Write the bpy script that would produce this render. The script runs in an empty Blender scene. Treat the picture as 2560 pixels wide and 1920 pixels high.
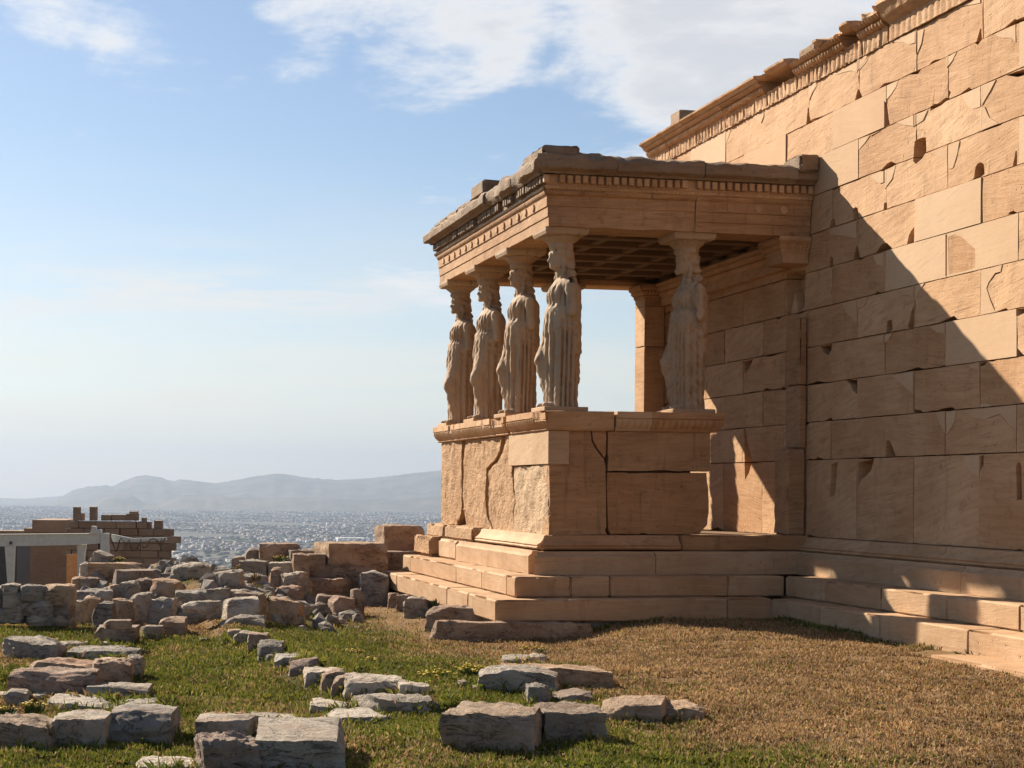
import bpy, bmesh, math, random
import numpy as np
from mathutils import Vector, Matrix, noise as mnoise
from mathutils.geometry import tessellate_polygon

# ---------------------------------------------------------------- camera
scene = bpy.context.scene
COL = scene.collection
FOC, PCX, PCY = 3897.526, 888.92, 1223.317          # focal length and principal point in photo pixels (2560 wide)
YAW, ROLL = math.radians(10.7095), math.radians(0.4475)
CAM = Vector((-9.57875, -18.90473, 1.571))
fw = Vector((math.sin(YAW), math.cos(YAW), 0))
rt0 = Vector((math.cos(YAW), -math.sin(YAW), 0))
up0 = Vector((0, 0, 1))
rt = rt0 * math.cos(ROLL) + up0 * math.sin(ROLL)
upv = -rt0 * math.sin(ROLL) + up0 * math.cos(ROLL)
cd = bpy.data.cameras.new('camera')
cam = bpy.data.objects.new('camera', cd)
COL.objects.link(cam)
M = Matrix.Identity(4)
for i in range(3):
    M[i][0], M[i][1], M[i][2], M[i][3] = rt[i], upv[i], -fw[i], CAM[i]
cam.matrix_world = M
cd.sensor_fit = 'HORIZONTAL'
cd.sensor_width = 36
cd.lens = FOC / 2560 * 36
cd.shift_x = (1280 - PCX) / 2560
cd.shift_y = (PCY - 960) / 2560
cd.clip_start = .1
cd.clip_end = 60000
scene.camera = cam

# ---------------------------------------------------------------- sun, sky, exposure
SUN = Vector((-1, 1.78, 1.308)).normalized()         # towards the sun
SUN_EL = math.asin(SUN.z)
SUN_AZ = math.atan2(SUN.x, SUN.y)
sd = bpy.data.lights.new('sun', 'SUN')
sd.energy = 5.0
sd.angle = math.radians(.53)
sd.color = (1, .885, .725)
so = bpy.data.objects.new('sun', sd)
COL.objects.link(so)
so.rotation_euler = SUN.to_track_quat('Z', 'Y').to_euler()
so.location = (-20, 30, 40)
scene.view_settings.view_transform = 'Standard'
scene.view_settings.look = 'None'
scene.view_settings.exposure = 1.2
scene.view_settings.gamma = 1

def pix_dir(u, v):
    a, b = (u - PCX) / FOC, (PCY - v) / FOC
    return (fw + rt * a + upv * b)

world = bpy.data.worlds.new('World')
scene.world = world
world.use_nodes = True
nt = world.node_tree
nt.nodes.clear()

class G:
    """small node-graph helper"""
    def __init__(s, tree): s.t = tree; s.n = tree.nodes; s.l = tree.links
    def put(s, sock, v):
        if hasattr(v, 'is_output'): s.l.new(v, sock)
        elif v is not None: sock.default_value = v
    def node(s, typ, ins=None, **kw):
        n = s.n.new(typ)
        for k, v in kw.items(): setattr(n, k, v)
        for k, v in (ins or {}).items(): s.put(n.inputs[k], v)
        return n
    def math(s, op, a, b=None, c=None, clamp=False):
        n = s.n.new('ShaderNodeMath'); n.operation = op; n.use_clamp = clamp
        for i, v in enumerate((a, b, c)):
            if v is not None: s.put(n.inputs[i], v)
        return n.outputs[0]
    def vmath(s, op, a, b=None, sc=None):
        n = s.n.new('ShaderNodeVectorMath'); n.operation = op
        s.put(n.inputs[0], a)
        if b is not None: s.put(n.inputs[1], b)
        if sc is not None: s.put(n.inputs['Scale'], sc)
        return n.outputs['Value'] if op in ('DOT_PRODUCT', 'LENGTH') else n.outputs[0]
    def mix(s, f, a, b, blend='MIX'):
        n = s.n.new('ShaderNodeMix'); n.data_type = 'RGBA'; n.blend_type = blend
        s.put(n.inputs[0], f); s.put(n.inputs[6], a); s.put(n.inputs[7], b)
        return n.outputs[2]
    def noise(s, vec, scale=5, detail=4, rough=.5, dist=0):
        n = s.node('ShaderNodeTexNoise', {'Vector': vec, 'Scale': scale, 'Detail': detail, 'Roughness': rough, 'Distortion': dist})
        return n.outputs['Fac']
    def ramp(s, v, lo, hi, a=0., b=1., smooth=True):
        n = s.n.new('ShaderNodeMapRange'); n.interpolation_type = 'SMOOTHSTEP' if smooth else 'LINEAR'
        for i, q in enumerate((v, lo, hi, a, b)): s.put(n.inputs[i], q)
        return n.outputs[0]

def c4(c): return (c[0], c[1], c[2], 1)

g = G(nt)
tc = g.node('ShaderNodeTexCoord')
dirv = g.vmath('NORMALIZE', tc.outputs['Generated'])
sky = g.node('ShaderNodeTexSky', sky_type='NISHITA', sun_disc=False)
sky.sun_elevation = SUN_EL
sky.sun_rotation = SUN_AZ
sky.altitude = 150
sky.air_density = 1.0
sky.dust_density = .35
sky.ozone_density = 2.0
sep = g.node('ShaderNodeSeparateXYZ', {0: dirv})
zz = g.math('MAXIMUM', sep.outputs[2], .0)
den = g.math('ADD', zz, .12)
comb = g.node('ShaderNodeCombineXYZ', {0: g.math('DIVIDE', sep.outputs[0], den), 1: g.math('DIVIDE', sep.outputs[1], den), 2: 0.0})
P = comb.outputs[0]
big = g.noise(P, 1.1, 3, .5)
fine = g.noise(P, 3.2, 9, .62, .25)
body = g.math('ADD', g.math('MULTIPLY', big, .55), g.math('MULTIPLY', fine, .95))
cov = None
for (u, v, width, amt) in [(1090, -60, .044, .46), (1230, 40, .030, .40), (850, -50, .034, .34), (1500, 40, .036, .31), (1760, 10, .060, .38), (1680, 140, .036, .29), (2000, 60, .05, .31), (60, -30, .045, .19), (1600, 370, .03, .17), (1140, 440, .02, .13), (1060, 610, .03, .14)]:
    d = pix_dir(u, v).normalized()
    dot = g.vmath('DOT_PRODUCT', dirv, tuple(d))
    b = g.ramp(dot, math.cos(width * 2.2), math.cos(width * .1), 0., amt, False)
    cov = b if cov is None else g.math('MAXIMUM', cov, b)
dens = g.math('ADD', body, cov)
alpha = g.ramp(dens, .87, 1.10, 0., .92)
# thin veil low over the horizon
pst = g.node('ShaderNodeCombineXYZ', {0: g.math('MULTIPLY', sep.outputs[0], 3.0), 1: g.math('MULTIPLY', sep.outputs[1], 3.0), 2: g.math('MULTIPLY', sep.outputs[2], 22.0)})
veil = g.noise(pst.outputs[0], 1.3, 6, .55, .4)
veilm = g.math('MULTIPLY', g.ramp(veil, .32, .68, .30, .80), g.ramp(sep.outputs[2], .23, .02))
# a long thin bank low in the west
bd = pix_dir(430, 742).normalized()
wob = g.math('MULTIPLY', g.math('SUBTRACT', g.noise(pst.outputs[0], .9, 3, .5), .5), .035)
bandz = g.math('ABSOLUTE', g.math('SUBTRACT', g.math('ADD', sep.outputs[2], wob), bd.z - .002))
bandn = g.noise(pst.outputs[0], 4.2, 8, .65, .3)
band = g.math('MULTIPLY', g.ramp(bandz, .021, .002), g.ramp(bandn, .36, .60, 0., .75))
band = g.math('MULTIPLY', band, g.ramp(g.vmath('DOT_PRODUCT', dirv, tuple(bd)), math.cos(.20), math.cos(.08)))
alpha2 = g.math('MAXIMUM', g.math('MAXIMUM', alpha, veilm), band)
shade = g.ramp(dens, .98, 1.22)
ccol = g.mix(shade, c4((8.6, 8.5, 8.4)), c4((6.4, 6.45, 6.7)))
sky1 = g.mix(veilm, sky.outputs[0], c4((9.0, 8.3, 7.0)))
sky2 = g.mix(band, sky1, c4((8.3, 8.0, 7.5)))
skyc = g.mix(alpha, sky2, ccol)
bg = g.node('ShaderNodeBackground', {'Color': skyc, 'Strength': .05})
wo = g.node('ShaderNodeOutputWorld', {'Surface': bg.outputs[0]})

# ---------------------------------------------------------------- pixel -> place
def on_x(u, v, x):
    d = pix_dir(u, v); t = (x - CAM.x) / d.x
    return CAM + d * t
def on_y(u, v, y):
    d = pix_dir(u, v); t = (y - CAM.y) / d.y
    return CAM + d * t
def at_depth(u, v, dep): return CAM + pix_dir(u, v) * dep

def sstep(a, b, x):
    t = min(1, max(0, (x - a) / (b - a))); return t * t * (3 - 2 * t)

# row of kerb stones divides the lower lawn (towards -x) from the upper one
ROW = [(-7.9, 4.0), (-7.72, -2.6), (-7.58, -4.7), (-7.42, -7.2), (-6.9, -7.5), (-6.5, -9), (-6.2, -14)]
def row_x(y):
    if y >= ROW[0][1]: return ROW[0][0]
    for (x0, y0), (x1, y1) in zip(ROW, ROW[1:]):
        if y >= y1: return x0 + (x1 - x0) * (y0 - y) / (y0 - y1)
    return ROW[-1][0]
def terrain(x, y):
    z = 0.
    lo = sstep(-.12, .12, row_x(y) - x) * sstep(-9.6, -7.0, y)
    z -= .10 * lo
    z -= .21 * sstep(2.3, 4.1, -x) * sstep(-6.2, -2.2, y) * sstep(7.7, 6.3, -x)
    z -= .012 * min(6, max(0, y + 1)) * sstep(.0, 1.2, -4.2 - x)
    # rubble bank that carries the heap of blocks
    m = sstep(1.0, 4.5, y) * sstep(12, 9, y) * sstep(.0, 1.2, -5.6 - x)
    z += .35 * m
    z -= .9 * sstep(1.2, 6, y) * sstep(9.0, 9.7, -x)
    r = max(y - (9 if x < -4 else 13), 0)
    z -= sstep(0, 26, r) * 5 if x < 25 else 0
    dd = math.hypot(max(0, abs(x + 5) - 60), max(0, (y - 75) if y > 0 else -y - 60))
    z -= sstep(0, 120, dd) * (120 + (5 if y <= 9 else 0))
    if abs(x) < 40 and -30 < y < 40:
        z += .025 * (mnoise.noise(Vector((x * .9, y * .9, 3))) + .5 * mnoise.noise(Vector((x * 2.3, y * 2.3, 7))))
    return z
def on_ground(u, v):
    d = pix_dir(u, v); t = 4.0
    while t < 80:
        p = CAM + d * t
        if p.z <= terrain(p.x, p.y): return p
        t += .02
    return CAM + d * 20

# ---------------------------------------------------------------- materials
def new_mat(name):
    m = bpy.data.materials.new(name); m.use_nodes = True
    m.node_tree.nodes.clear(); return m, G(m.node_tree)
def finish(g, col, rough=.85, normal=None, spec=.25):
    b = g.node('ShaderNodeBsdfPrincipled', {'Base Color': col, 'Roughness': rough, 'Specular IOR Level': spec})
    if normal is not None: g.put(b.inputs['Normal'], normal)
    g.node('ShaderNodeOutputMaterial', {'Surface': b.outputs[0]})
    return b

def marble(name, light, dark, stain=(.13, .075, .045), stain_amt=.5, strat=.5, bump=.35, rough_relief=.0, drip=.3, tint=.06, grey=0.):
    m, g = new_mat(name)
    geo = g.node('ShaderNodeNewGeometry'); oi = g.node('ShaderNodeObjectInfo')
    rnd = oi.outputs['Random']
    off = g.node('ShaderNodeCombineXYZ', {0: g.math('MULTIPLY', rnd, 37.), 1: g.math('MULTIPLY', rnd, 91.), 2: g.math('MULTIPLY', rnd, 53.)})
    vec = g.vmath('ADD', geo.outputs['Position'], off.outputs[0])
    # bedding planes of the stone, tilted differently in each block
    rot = g.node('ShaderNodeVectorRotate', {'Vector': vec, 'Axis': (1, .25, 0), 'Angle': g.math('MULTIPLY', g.math('SUBTRACT', rnd, .35), .5)}, rotation_type='AXIS_ANGLE')
    st = g.vmath('MULTIPLY', rot.outputs[0], (1.0, 1.0, 9.0))
    s1 = g.noise(st, 2.2, 6, .62, .6)
    st2 = g.vmath('MULTIPLY', rot.outputs[0], (1.6, 1.6, 26.0))
    s2 = g.noise(st2, 2.0, 4, .6, .3)
    broad = g.noise(vec, 1.1, 3, .5, .3)
    med = g.noise(vec, 6.5, 6, .65)
    tiny = g.noise(geo.outputs['Position'], 55, 5, .7)
    f = g.math('ADD', g.math('MULTIPLY', g.ramp(s1, .35, .68), strat), g.math('MULTIPLY', g.ramp(broad, .3, .7), 1 - strat))
    col = g.mix(f, c4(light), c4(dark))
    col = g.mix(g.math('MULTIPLY', g.ramp(s2, .54, .68), g.math('MULTIPLY', g.ramp(g.noise(vec, 1.9, 3, .5), .42, .62), .95 * strat)), col, c4([q * .5 for q in dark]))
    col = g.mix(g.math('MULTIPLY', g.ramp(med, .52, .78), stain_amt * .55), col, c4(stain))
    # rain streaks
    dr = g.vmath('MULTIPLY', geo.outputs['Position'], (5.0, 5.0, .55))
    d1 = g.noise(dr, 1.6, 5, .6, .2)
    col = g.mix(g.math('MULTIPLY', g.ramp(d1, .55, .75), drip), col, c4(stain))
    spots = g.noise(vec, 22, 3, .5)
    col = g.mix(g.math('MULTIPLY', g.ramp(spots, .66, .76), .6 * stain_amt), col, c4([q * .6 for q in stain]))
    if grey > 0:   # grey crust
        gr = g.noise(vec, 2.3, 5, .6)
        col = g.mix(g.math('MULTIPLY', g.ramp(gr, .42, .62), grey), col, c4((.23, .20, .17)))
    # tint of the single block
    val = g.math('ADD', 1 - tint, g.math('MULTIPLY', rnd, 2 * tint))
    hsv = g.node('ShaderNodeHueSaturation', {'Hue': g.math('ADD', .4975, g.math('MULTIPLY', rnd, .005)), 'Saturation': g.math('SUBTRACT', 1.06, g.math('MULTIPLY', rnd, .10)), 'Value': val, 'Color': col})
    h = g.math('ADD', g.math('MULTIPLY', s1, .28 * strat + .12), g.math('ADD', g.math('MULTIPLY', tiny, .22), g.math('MULTIPLY', med, .35)))
    h = g.math('ADD', h, g.math('MULTIPLY', g.ramp(s2, .5, .75), -.22 * strat))
    h = g.math('SUBTRACT', h, g.math('MULTIPLY', g.ramp(spots, .64, .78), .4))
    if rough_relief > 0:
        vr = g.noise(g.vmath('MULTIPLY', rot.outputs[0], (1.0, 1.0, 1.7)), 7., 8, .72, .5)
        rd = g.math('ABSOLUTE', g.math('SUBTRACT', g.noise(rot.outputs[0], 4.5, 5, .6, .8), .5))
        h = g.math('ADD', h, g.math('MULTIPLY', g.math('ADD', vr, g.math('MULTIPLY', rd, -1.6)), rough_relief))
    bp = g.node('ShaderNodeBump', {'Height': h, 'Strength': bump, 'Distance': .035})
    finish(g, hsv.outputs[0], .78, bp.outputs[0], .2)
    return m

def limestone(name, light, dark, pink=.3):
    m, g = new_mat(name)
    geo = g.node('ShaderNodeNewGeometry'); oi = g.node('ShaderNodeObjectInfo')
    rnd = oi.outputs['Random']
    off = g.node('ShaderNodeCombineXYZ', {0: g.math('MULTIPLY', rnd, 31.), 1: g.math('MULTIPLY', rnd, 77.), 2: g.math('MULTIPLY', rnd, 19.)})
    vec = g.vmath('ADD', geo.outputs['Position'], off.outputs[0])
    b = g.noise(vec, 3.0, 5, .6, .5)
    mid = g.noise(vec, 11, 7, .7, .3)
    tiny = g.noise(vec, 60, 4, .7)
    col = g.mix(g.ramp(b, .32, .68), c4(light), c4(dark))
    pk = g.noise(vec, 2.1, 4, .6, .8)
    col = g.mix(g.math('MULTIPLY', g.ramp(pk, .45, .7), pink), col, c4((.31, .18, .125)))
    col = g.mix(g.ramp(mid, .52, .74, 0., .6), col, c4([q * .45 for q in dark]))
    # lichen in small pale and orange discs
    vo = g.node('ShaderNodeTexVoronoi', {'Vector': vec, 'Scale': 26.}, feature='F1')
    lich = g.math('MULTIPLY', g.ramp(vo.outputs[0], .30, .18), g.ramp(g.noise(vec, 4, 3, .5), .5, .62))
    col = g.mix(g.math('MULTIPLY', lich, .5), col, c4((.42, .385, .31)))
    lay = g.noise(g.vmath('MULTIPLY', vec, (1., 1., 3.2)), 3.1, 6, .65, .9)
    ck = g.math('MULTIPLY', g.ramp(g.math('ABSOLUTE', g.math('SUBTRACT', lay, .5)), .0, .014, 1., 0.), g.ramp(b, .4, .6))
    col = g.mix(g.math('MULTIPLY', ck, .5), col, c4((.06, .045, .035)))
    val = g.math('ADD', .8, g.math('MULTIPLY', rnd, .42))
    hsv = g.node('ShaderNodeHueSaturation', {'Saturation': g.math('ADD', .85, g.math('MULTIPLY', rnd, .3)), 'Value': val, 'Color': col})
    h = g.math('ADD', g.math('ADD', g.math('MULTIPLY', mid, .8), g.math('MULTIPLY', lay, .9)), g.math('MULTIPLY', tiny, .3))
    h = g.math('SUBTRACT', h, g.math('MULTIPLY', ck, .5))
    bp = g.node('ShaderNodeBump', {'Height': h, 'Strength': .9, 'Distance': .06})
    finish(g, hsv.outputs[0], .92, bp.outputs[0], .12)
    return m

def plain(name, col, rough=.7, var=.12, metallic=0., scale=8.):
    m, g = new_mat(name)
    geo = g.node('ShaderNodeNewGeometry')
    n = g.noise(geo.outputs['Position'], scale, 5, .6)
    c = g.mix(g.ramp(n, .3, .7), c4([q * (1 - var) for q in col]), c4([min(1, q * (1 + var)) for q in col]))
    bp = g.node('ShaderNodeBump', {'Height': n, 'Strength': .2, 'Distance': .01})
    b = finish(g, c, rough, bp.outputs[0], .3)
    b.inputs['Metallic'].default_value = metallic
    return m

MAT = {
 'old': marble('old_marble', (.56, .348, .196), (.405, .222, .106), stain_amt=.75, strat=.5, bump=.55, drip=.22, tint=.10),
 'new': marble('new_marble', (.545, .37, .228), (.49, .318, .186), stain=(.28, .17, .095), stain_amt=.25, strat=.3, bump=.16, drip=.06, tint=.03),
 'rough': marble('rough_marble', (.49, .305, .165), (.40, .228, .112), stain_amt=.45, strat=.35, bump=1., rough_relief=1.3, drip=.12),
 'patina_shade': marble('patina_shade_marble', (.49, .285, .148), (.31, .165, .078), stain=(.075, .045, .026), stain_amt=.95, strat=.5, bump=.65, rough_relief=.2, drip=.45),  # weathered brown blotches, darkened further in the colour to deepen shade contrast
 'roughpale': marble('rough_pale_marble', (.55, .385, .24), (.47, .305, .175), stain_amt=.4, strat=.3, bump=1., rough_relief=1.3, drip=.1),
 'weather': marble('weathered_marble', (.31, .21, .13), (.19, .118, .07), stain=(.06, .04, .027), stain_amt=.8, strat=.4, bump=.9, rough_relief=.6, drip=.35, grey=.25),
 'step': marble('step_marble', (.51, .345, .208), (.39, .235, .128), stain_amt=.65, strat=.4, bump=.45, drip=.16),
 'statue': marble('statue_marble', (.46, .325, .212), (.36, .24, .146), stain=(.085, .055, .035), stain_amt=.45, strat=.1, bump=.3, drip=.6, tint=.04, grey=.06),
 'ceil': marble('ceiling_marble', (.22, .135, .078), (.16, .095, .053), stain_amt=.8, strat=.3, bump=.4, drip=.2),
 'lime': limestone('grey_limestone', (.43, .375, .31), (.30, .255, .205), .32),
 'pinklime': limestone('pinkish_limestone', (.41, .31, .24), (.30, .215, .16), .7),
 'brownlime': limestone('brown_limestone', (.41, .305, .22), (.29, .205, .142), .4),
 'palelime': limestone('pale_limestone', (.48, .42, .345), (.37, .31, .25), .15),
 'ruin': marble('ruin_masonry', (.32, .215, .14), (.235, .15, .095), stain_amt=.6, strat=.4, bump=.6, drip=.3, tint=.18),
 'steel': plain('white_painted_steel', (.50, .50, .46), .45, .08),
 'board': plain('tan_plywood', (.42, .20, .085), .7, .12),
 'darkmetal': plain('dark_metal', (.04, .04, .045), .5, .2),
 'rope': plain('rope', (.08, .065, .05), .9, .2),
}

# ---------------------------------------------------------------- object helpers
def mesh_obj(name, verts, faces, mat, parent=None, smooth=False, sharp=None):
    me = bpy.data.meshes.new(name)
    me.from_pydata([tuple(v) for v in verts], [], faces)
    return link_mesh(name, me, mat, parent, smooth, sharp)
def link_mesh(name, me, mat, parent=None, smooth=False, sharp=None):
    me.update()
    o = bpy.data.objects.new(name, me)
    COL.objects.link(o)
    if mat is not None and not me.materials: me.materials.append(MAT[mat] if isinstance(mat, str) else mat)
    if smooth:
        me.shade_smooth()
        if sharp: me.set_sharp_from_angle(angle=math.radians(sharp))
    if parent is not None: attach(o, parent)
    return o
def attach(o, parent):
    o.parent = parent
    o.matrix_parent_inverse = Matrix.Translation(-world_loc(parent))
def world_loc(o):
    p = Vector(o.location)
    if o.parent is not None: p = p + world_loc(o.parent) + o.matrix_parent_inverse.translation
    return p
def bm_obj(name, bm, mat, parent=None, smooth=False, sharp=None):
    bmesh.ops.recalc_face_normals(bm, faces=bm.faces)
    me = bpy.data.meshes.new(name); bm.to_mesh(me); bm.free()
    return link_mesh(name, me, mat, parent, smooth, sharp)
def tag(o, label, cat=None, group=None, kind=None):
    o['label'] = label
    if cat: o['category'] = cat
    if group: o['group'] = group
    if kind: o['kind'] = kind
    return o
def thing(name, loc, label, cat, group=None):
    o = bpy.data.objects.new(name, None); COL.objects.link(o)
    o.location = loc; o.empty_display_size = .2
    return tag(o, label, cat, group, 'thing')

R = random.Random(7)
def fbm(p, o=4):
    s = 0; a = 1; f = 1; n = 0
    for _ in range(o):
        s += a * mnoise.noise(p * f); n += a; a *= .5; f *= 2.03
    return s / n

# a plane of masonry: a runs along the wall, b is up, n points out of it
class Plane:
    def __init__(s, O, A, N): s.O = Vector(O); s.A = Vector(A); s.B = Vector((0, 0, 1)); s.N = Vector(N)
    def w(s, a, b, n=0): return s.O + s.A * a + s.B * b + s.N * n
    def pix(s, u, v, n=0.):
        d = pix_dir(u, v); base = s.O + s.N * n
        t = (base - CAM).dot(s.N) / d.dot(s.N)
        p = CAM + d * t - s.O
        return (p.dot(s.A), p.z)
WALL = Plane((0, 0, 0), (0, 1, 0), (-1, 0, 0))
PX, PY0, PY1 = -3.525, 0.0, 5.72            # podium faces
SOUTH = Plane((PX, 0, 0), (0, 1, 0), (-1, 0, 0))
EAST = Plane((0, PY0, 0), (1, 0, 0), (0, -1, 0))

def jag(poly, step=.14, amp=.004, bite=.02, pb=.08, rnd=R):
    """outline of a worn block: small inward steps along every edge"""
    cx = sum(p[0] for p in poly) / len(poly); cy = sum(p[1] for p in poly) / len(poly)
    area = sum(p[0] * q[1] - q[0] * p[1] for p, q in zip(poly, poly[1:] + poly[:1]))
    sg = 1 if area > 0 else -1
    out = []
    for p, q in zip(poly, poly[1:] + poly[:1]):
        L = math.hypot(q[0] - p[0], q[1] - p[1]); k = max(1, int(L / step))
        nx, ny = -(q[1] - p[1]) / max(L, 1e-6) * sg, (q[0] - p[0]) / max(L, 1e-6) * sg
        ts = [0.]
        while ts[-1] < L:
            ts.append(ts[-1] + step * rnd.choice((.35, .6, 1., 1.6, 2.6)))
        for i, tt in enumerate(ts):
            if i and tt > L - .25 * step: break
            t = tt / max(L, 1e-6)
            d = rnd.uniform(0, amp) + (rnd.random() ** 2 * bite * 1.6 if rnd.random() < pb else 0)
            if i == 0: d *= .6
            out.append((p[0] + (q[0] - p[0]) * t + nx * d, p[1] + (q[1] - p[1]) * t + ny * d))
    return out

def slab_bm(pl, poly, depth, n0=0., bevel=.008, grid=None, amp=0., freq=3., seed=0.):
    bm = bmesh.new()
    vs = [bm.verts.new(pl.w(a, b, n0)) for a, b in poly]
    f = bm.faces.new(vs); f.normal_update()
    if f.normal.dot(pl.N) < 0: f.normal_flip()
    if bevel > 0: bmesh.ops.inset_region(bm, faces=[f], thickness=bevel, depth=0, use_even_offset=True)
    edge = [v for v in bm.verts if v.is_boundary]
    for v in edge: v.co -= pl.N * bevel * R.uniform(.7, 1.5)
    if grid:
        a0, a1 = min(p[0] for p in poly), max(p[0] for p in poly); b0, b1 = min(p[1] for p in poly), max(p[1] for p in poly)
        k = max(1, int((a1 - a0) / grid))
        for i in range(1, k):
            bmesh.ops.bisect_plane(bm, geom=bm.verts[:] + bm.edges[:] + bm.faces[:], plane_co=pl.w(a0 + (a1 - a0) * i / k, 0), plane_no=pl.A)
        k = max(1, int((b1 - b0) / grid))
        for i in range(1, k):
            bmesh.ops.bisect_plane(bm, geom=bm.verts[:] + bm.edges[:] + bm.faces[:], plane_co=pl.w(0, b0 + (b1 - b0) * i / k), plane_no=pl.B)
        for v in bm.verts:
            q = v.co * freq + Vector((seed, seed * 1.7, 0))
            h = fbm(q, 4) + .5 * (abs(mnoise.noise(q * 1.7)) - .25)
            v.co += pl.N * amp * h * (.4 if v.is_boundary else 1)
    ed = [e for e in bm.edges if e.is_boundary]
    r = bmesh.ops.extrude_edge_only(bm, edges=ed)
    nv = [v for v in r['geom'] if isinstance(v, bmesh.types.BMVert)]
    back = (pl.O + pl.N * (n0 - depth)).dot(pl.N)
    for v in nv: v.co += pl.N * (back - v.co.dot(pl.N))
    be = [e for e in bm.edges if e.is_boundary]
    bmesh.ops.holes_fill(bm, edges=be)
    big = [f for f in bm.faces if len(f.verts) > 4]
    bmesh.ops.triangulate(bm, faces=big)
    return bm

def cut(o, cutters):
    """take prisms (plane, polygon, depth) out of a block"""
    bm = bmesh.new()
    for pl, poly, depth, n1 in cutters:
        fr = [bm.verts.new(pl.w(a, b, n1)) for a, b in poly]
        ca = sum(p[0] for p in poly) / len(poly); cb = sum(p[1] for p in poly) / len(poly)
        bk = [bm.verts.new(pl.w(ca + (a - ca) * .8, cb + (b - cb) * .8, -depth)) for a, b in poly]
        n = len(poly)
        fs = [bm.faces.new(fr), bm.faces.new(bk[::-1])]
        for i in range(n): bm.faces.new((fr[i], bk[i], bk[(i + 1) % n], fr[(i + 1) % n]))
    bmesh.ops.triangulate(bm, faces=bm.faces[:])
    bmesh.ops.recalc_face_normals(bm, faces=bm.faces)
    me = bpy.data.meshes.new('cutter'); bm.to_mesh(me); bm.free()
    c = bpy.data.objects.new('cutter', me); COL.objects.link(c)
    md = o.modifiers.new('cut', 'BOOLEAN'); md.operation = 'DIFFERENCE'; md.object = c; md.solver = 'EXACT'; md.use_self = len(cutters) > 1
    dg = bpy.context.evaluated_depsgraph_get()
    nm = bpy.data.meshes.new_from_object(o.evaluated_get(dg), depsgraph=dg)
    o.modifiers.clear()
    if len(nm.polygons) > 5: o.data = nm
    bpy.data.objects.remove(c); bpy.data.meshes.remove(me)

def box(name, lo, hi, mat, parent=None, bevel=.01, seg=1, jit=0.):
    bm = bmesh.new(); bmesh.ops.create_cube(bm, size=1)
    lo, hi = Vector(lo), Vector(hi)
    for v in bm.verts: v.co = Vector([lo[i] + (v.co[i] + .5) * (hi[i] - lo[i]) + R.uniform(-jit, jit) for i in range(3)])
    if bevel > 0: bmesh.ops.bevel(bm, geom=bm.edges[:], offset=bevel, segments=seg, affect='EDGES')
    return bm_obj(name, bm, mat, parent)

def worn_box(name, lo, hi, mat, parent=None, grid=.12, amp=.012, freq=5., bevel=.015, rag=.03, seed=0.):
    """block with worn, uneven faces and chipped arrises"""
    lo, hi = Vector(lo), Vector(hi); sz = hi - lo
    n = [max(2, min(26, int(sz[i] / grid))) for i in range(3)]
    bm = bmesh.new(); bmesh.ops.create_cube(bm, size=1)
    for ax in range(3):
        no = Vector((0, 0, 0)); no[ax] = 1
        cuts = sorted(set([-.5 + min(.45, bevel / sz[ax])] + [-.5 + i / n[ax] for i in range(1, n[ax])] + [.5 - min(.45, bevel / sz[ax])]))
        for c in cuts:
            bmesh.ops.bisect_plane(bm, geom=bm.verts[:] + bm.edges[:] + bm.faces[:], plane_co=no * c, plane_no=no)
    for v in bm.verts:
        e = [i for i in range(3) if abs(abs(v.co[i]) - .5) < 1e-4]
        s = [math.copysign(1, v.co[i]) for i in range(3)]
        p = Vector([lo[i] + (v.co[i] + .5) * sz[i] for i in range(3)])
        q = p * freq + Vector((seed * 3.1, seed, seed * 1.3))
        d = Vector((0, 0, 0))
        for i in e: d[i] += s[i] * amp * fbm(q, 3)
        if len(e) >= 2:
            chip = bevel * .5 + max(0, fbm(q * .8 + Vector((9, 9, 9)), 4) - .02) * rag * 3
            for i in e: d[i] -= s[i] * chip
        v.co = p + d
    return bm_obj(name, bm, mat, parent, True, 32)

def molding(name, prof, p0, p1, N, mat, parent=None, step=.1, amp=.006, freq=4., egg=None, ragged=None, seed=0., sharp=35, mitre=(0, 0)):
    """sweep a closed profile [(out, z), ...] from p0 to p1; egg=(pitch, depth, first, last) carves a row of eggs;
    ragged(t, idx) -> extra (out, z)"""
    p0, p1, N = Vector(p0), Vector(p1), Vector(N); A = (p1 - p0); L = A.length; A.normalize()
    if egg: step = min(step, egg[0] / 6)
    k = max(1, int(L / step)); m = len(prof)
    vs = []; fs = []
    for i in range(k + 1):
        t = i / k
        for j, (o, z) in enumerate(prof):
            ext = mitre[0] * o * (1 - t) + mitre[1] * o * t
            p = p0 + A * (L * t) + A * (ext if t > .5 else -ext) * (1 if i in (0, k) else 0)
            oo, zq = o, z
            if egg and egg[2] <= j <= egg[3]:
                ph = (L * t / egg[0]) % 1.
                oo -= egg[1] * (1 - abs(math.sin(math.pi * ph)) ** .6)
            if ragged:
                r = ragged(L * t, j); oo += r[0]; zq += r[1]
            q = p + N * oo + Vector((0, 0, zq))
            nq = q * freq + Vector((seed, seed * 2, seed * 3))
            q += N * amp * fbm(nq, 3) + Vector((0, 0, amp * .7 * fbm(nq + Vector((5, 5, 5)), 3)))
            vs.append(q)
    for i in range(k):
        for j in range(m):
            a, b = i * m + j, i * m + (j + 1) % m
            fs.append((a, b, b + m, a + m))
    tri = tessellate_polygon([[Vector((o, z, 0)) for o, z in prof]])
    for t in tri: fs.append(tuple(t)); fs.append(tuple(x + k * m for x in t[::-1]))
    bm = bmesh.new(); me = bpy.data.meshes.new(name); me.from_pydata(vs, [], fs); bm.from_mesh(me); bpy.data.meshes.remove(me)
    return bm_obj(name, bm, mat, parent, True, sharp)

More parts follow.
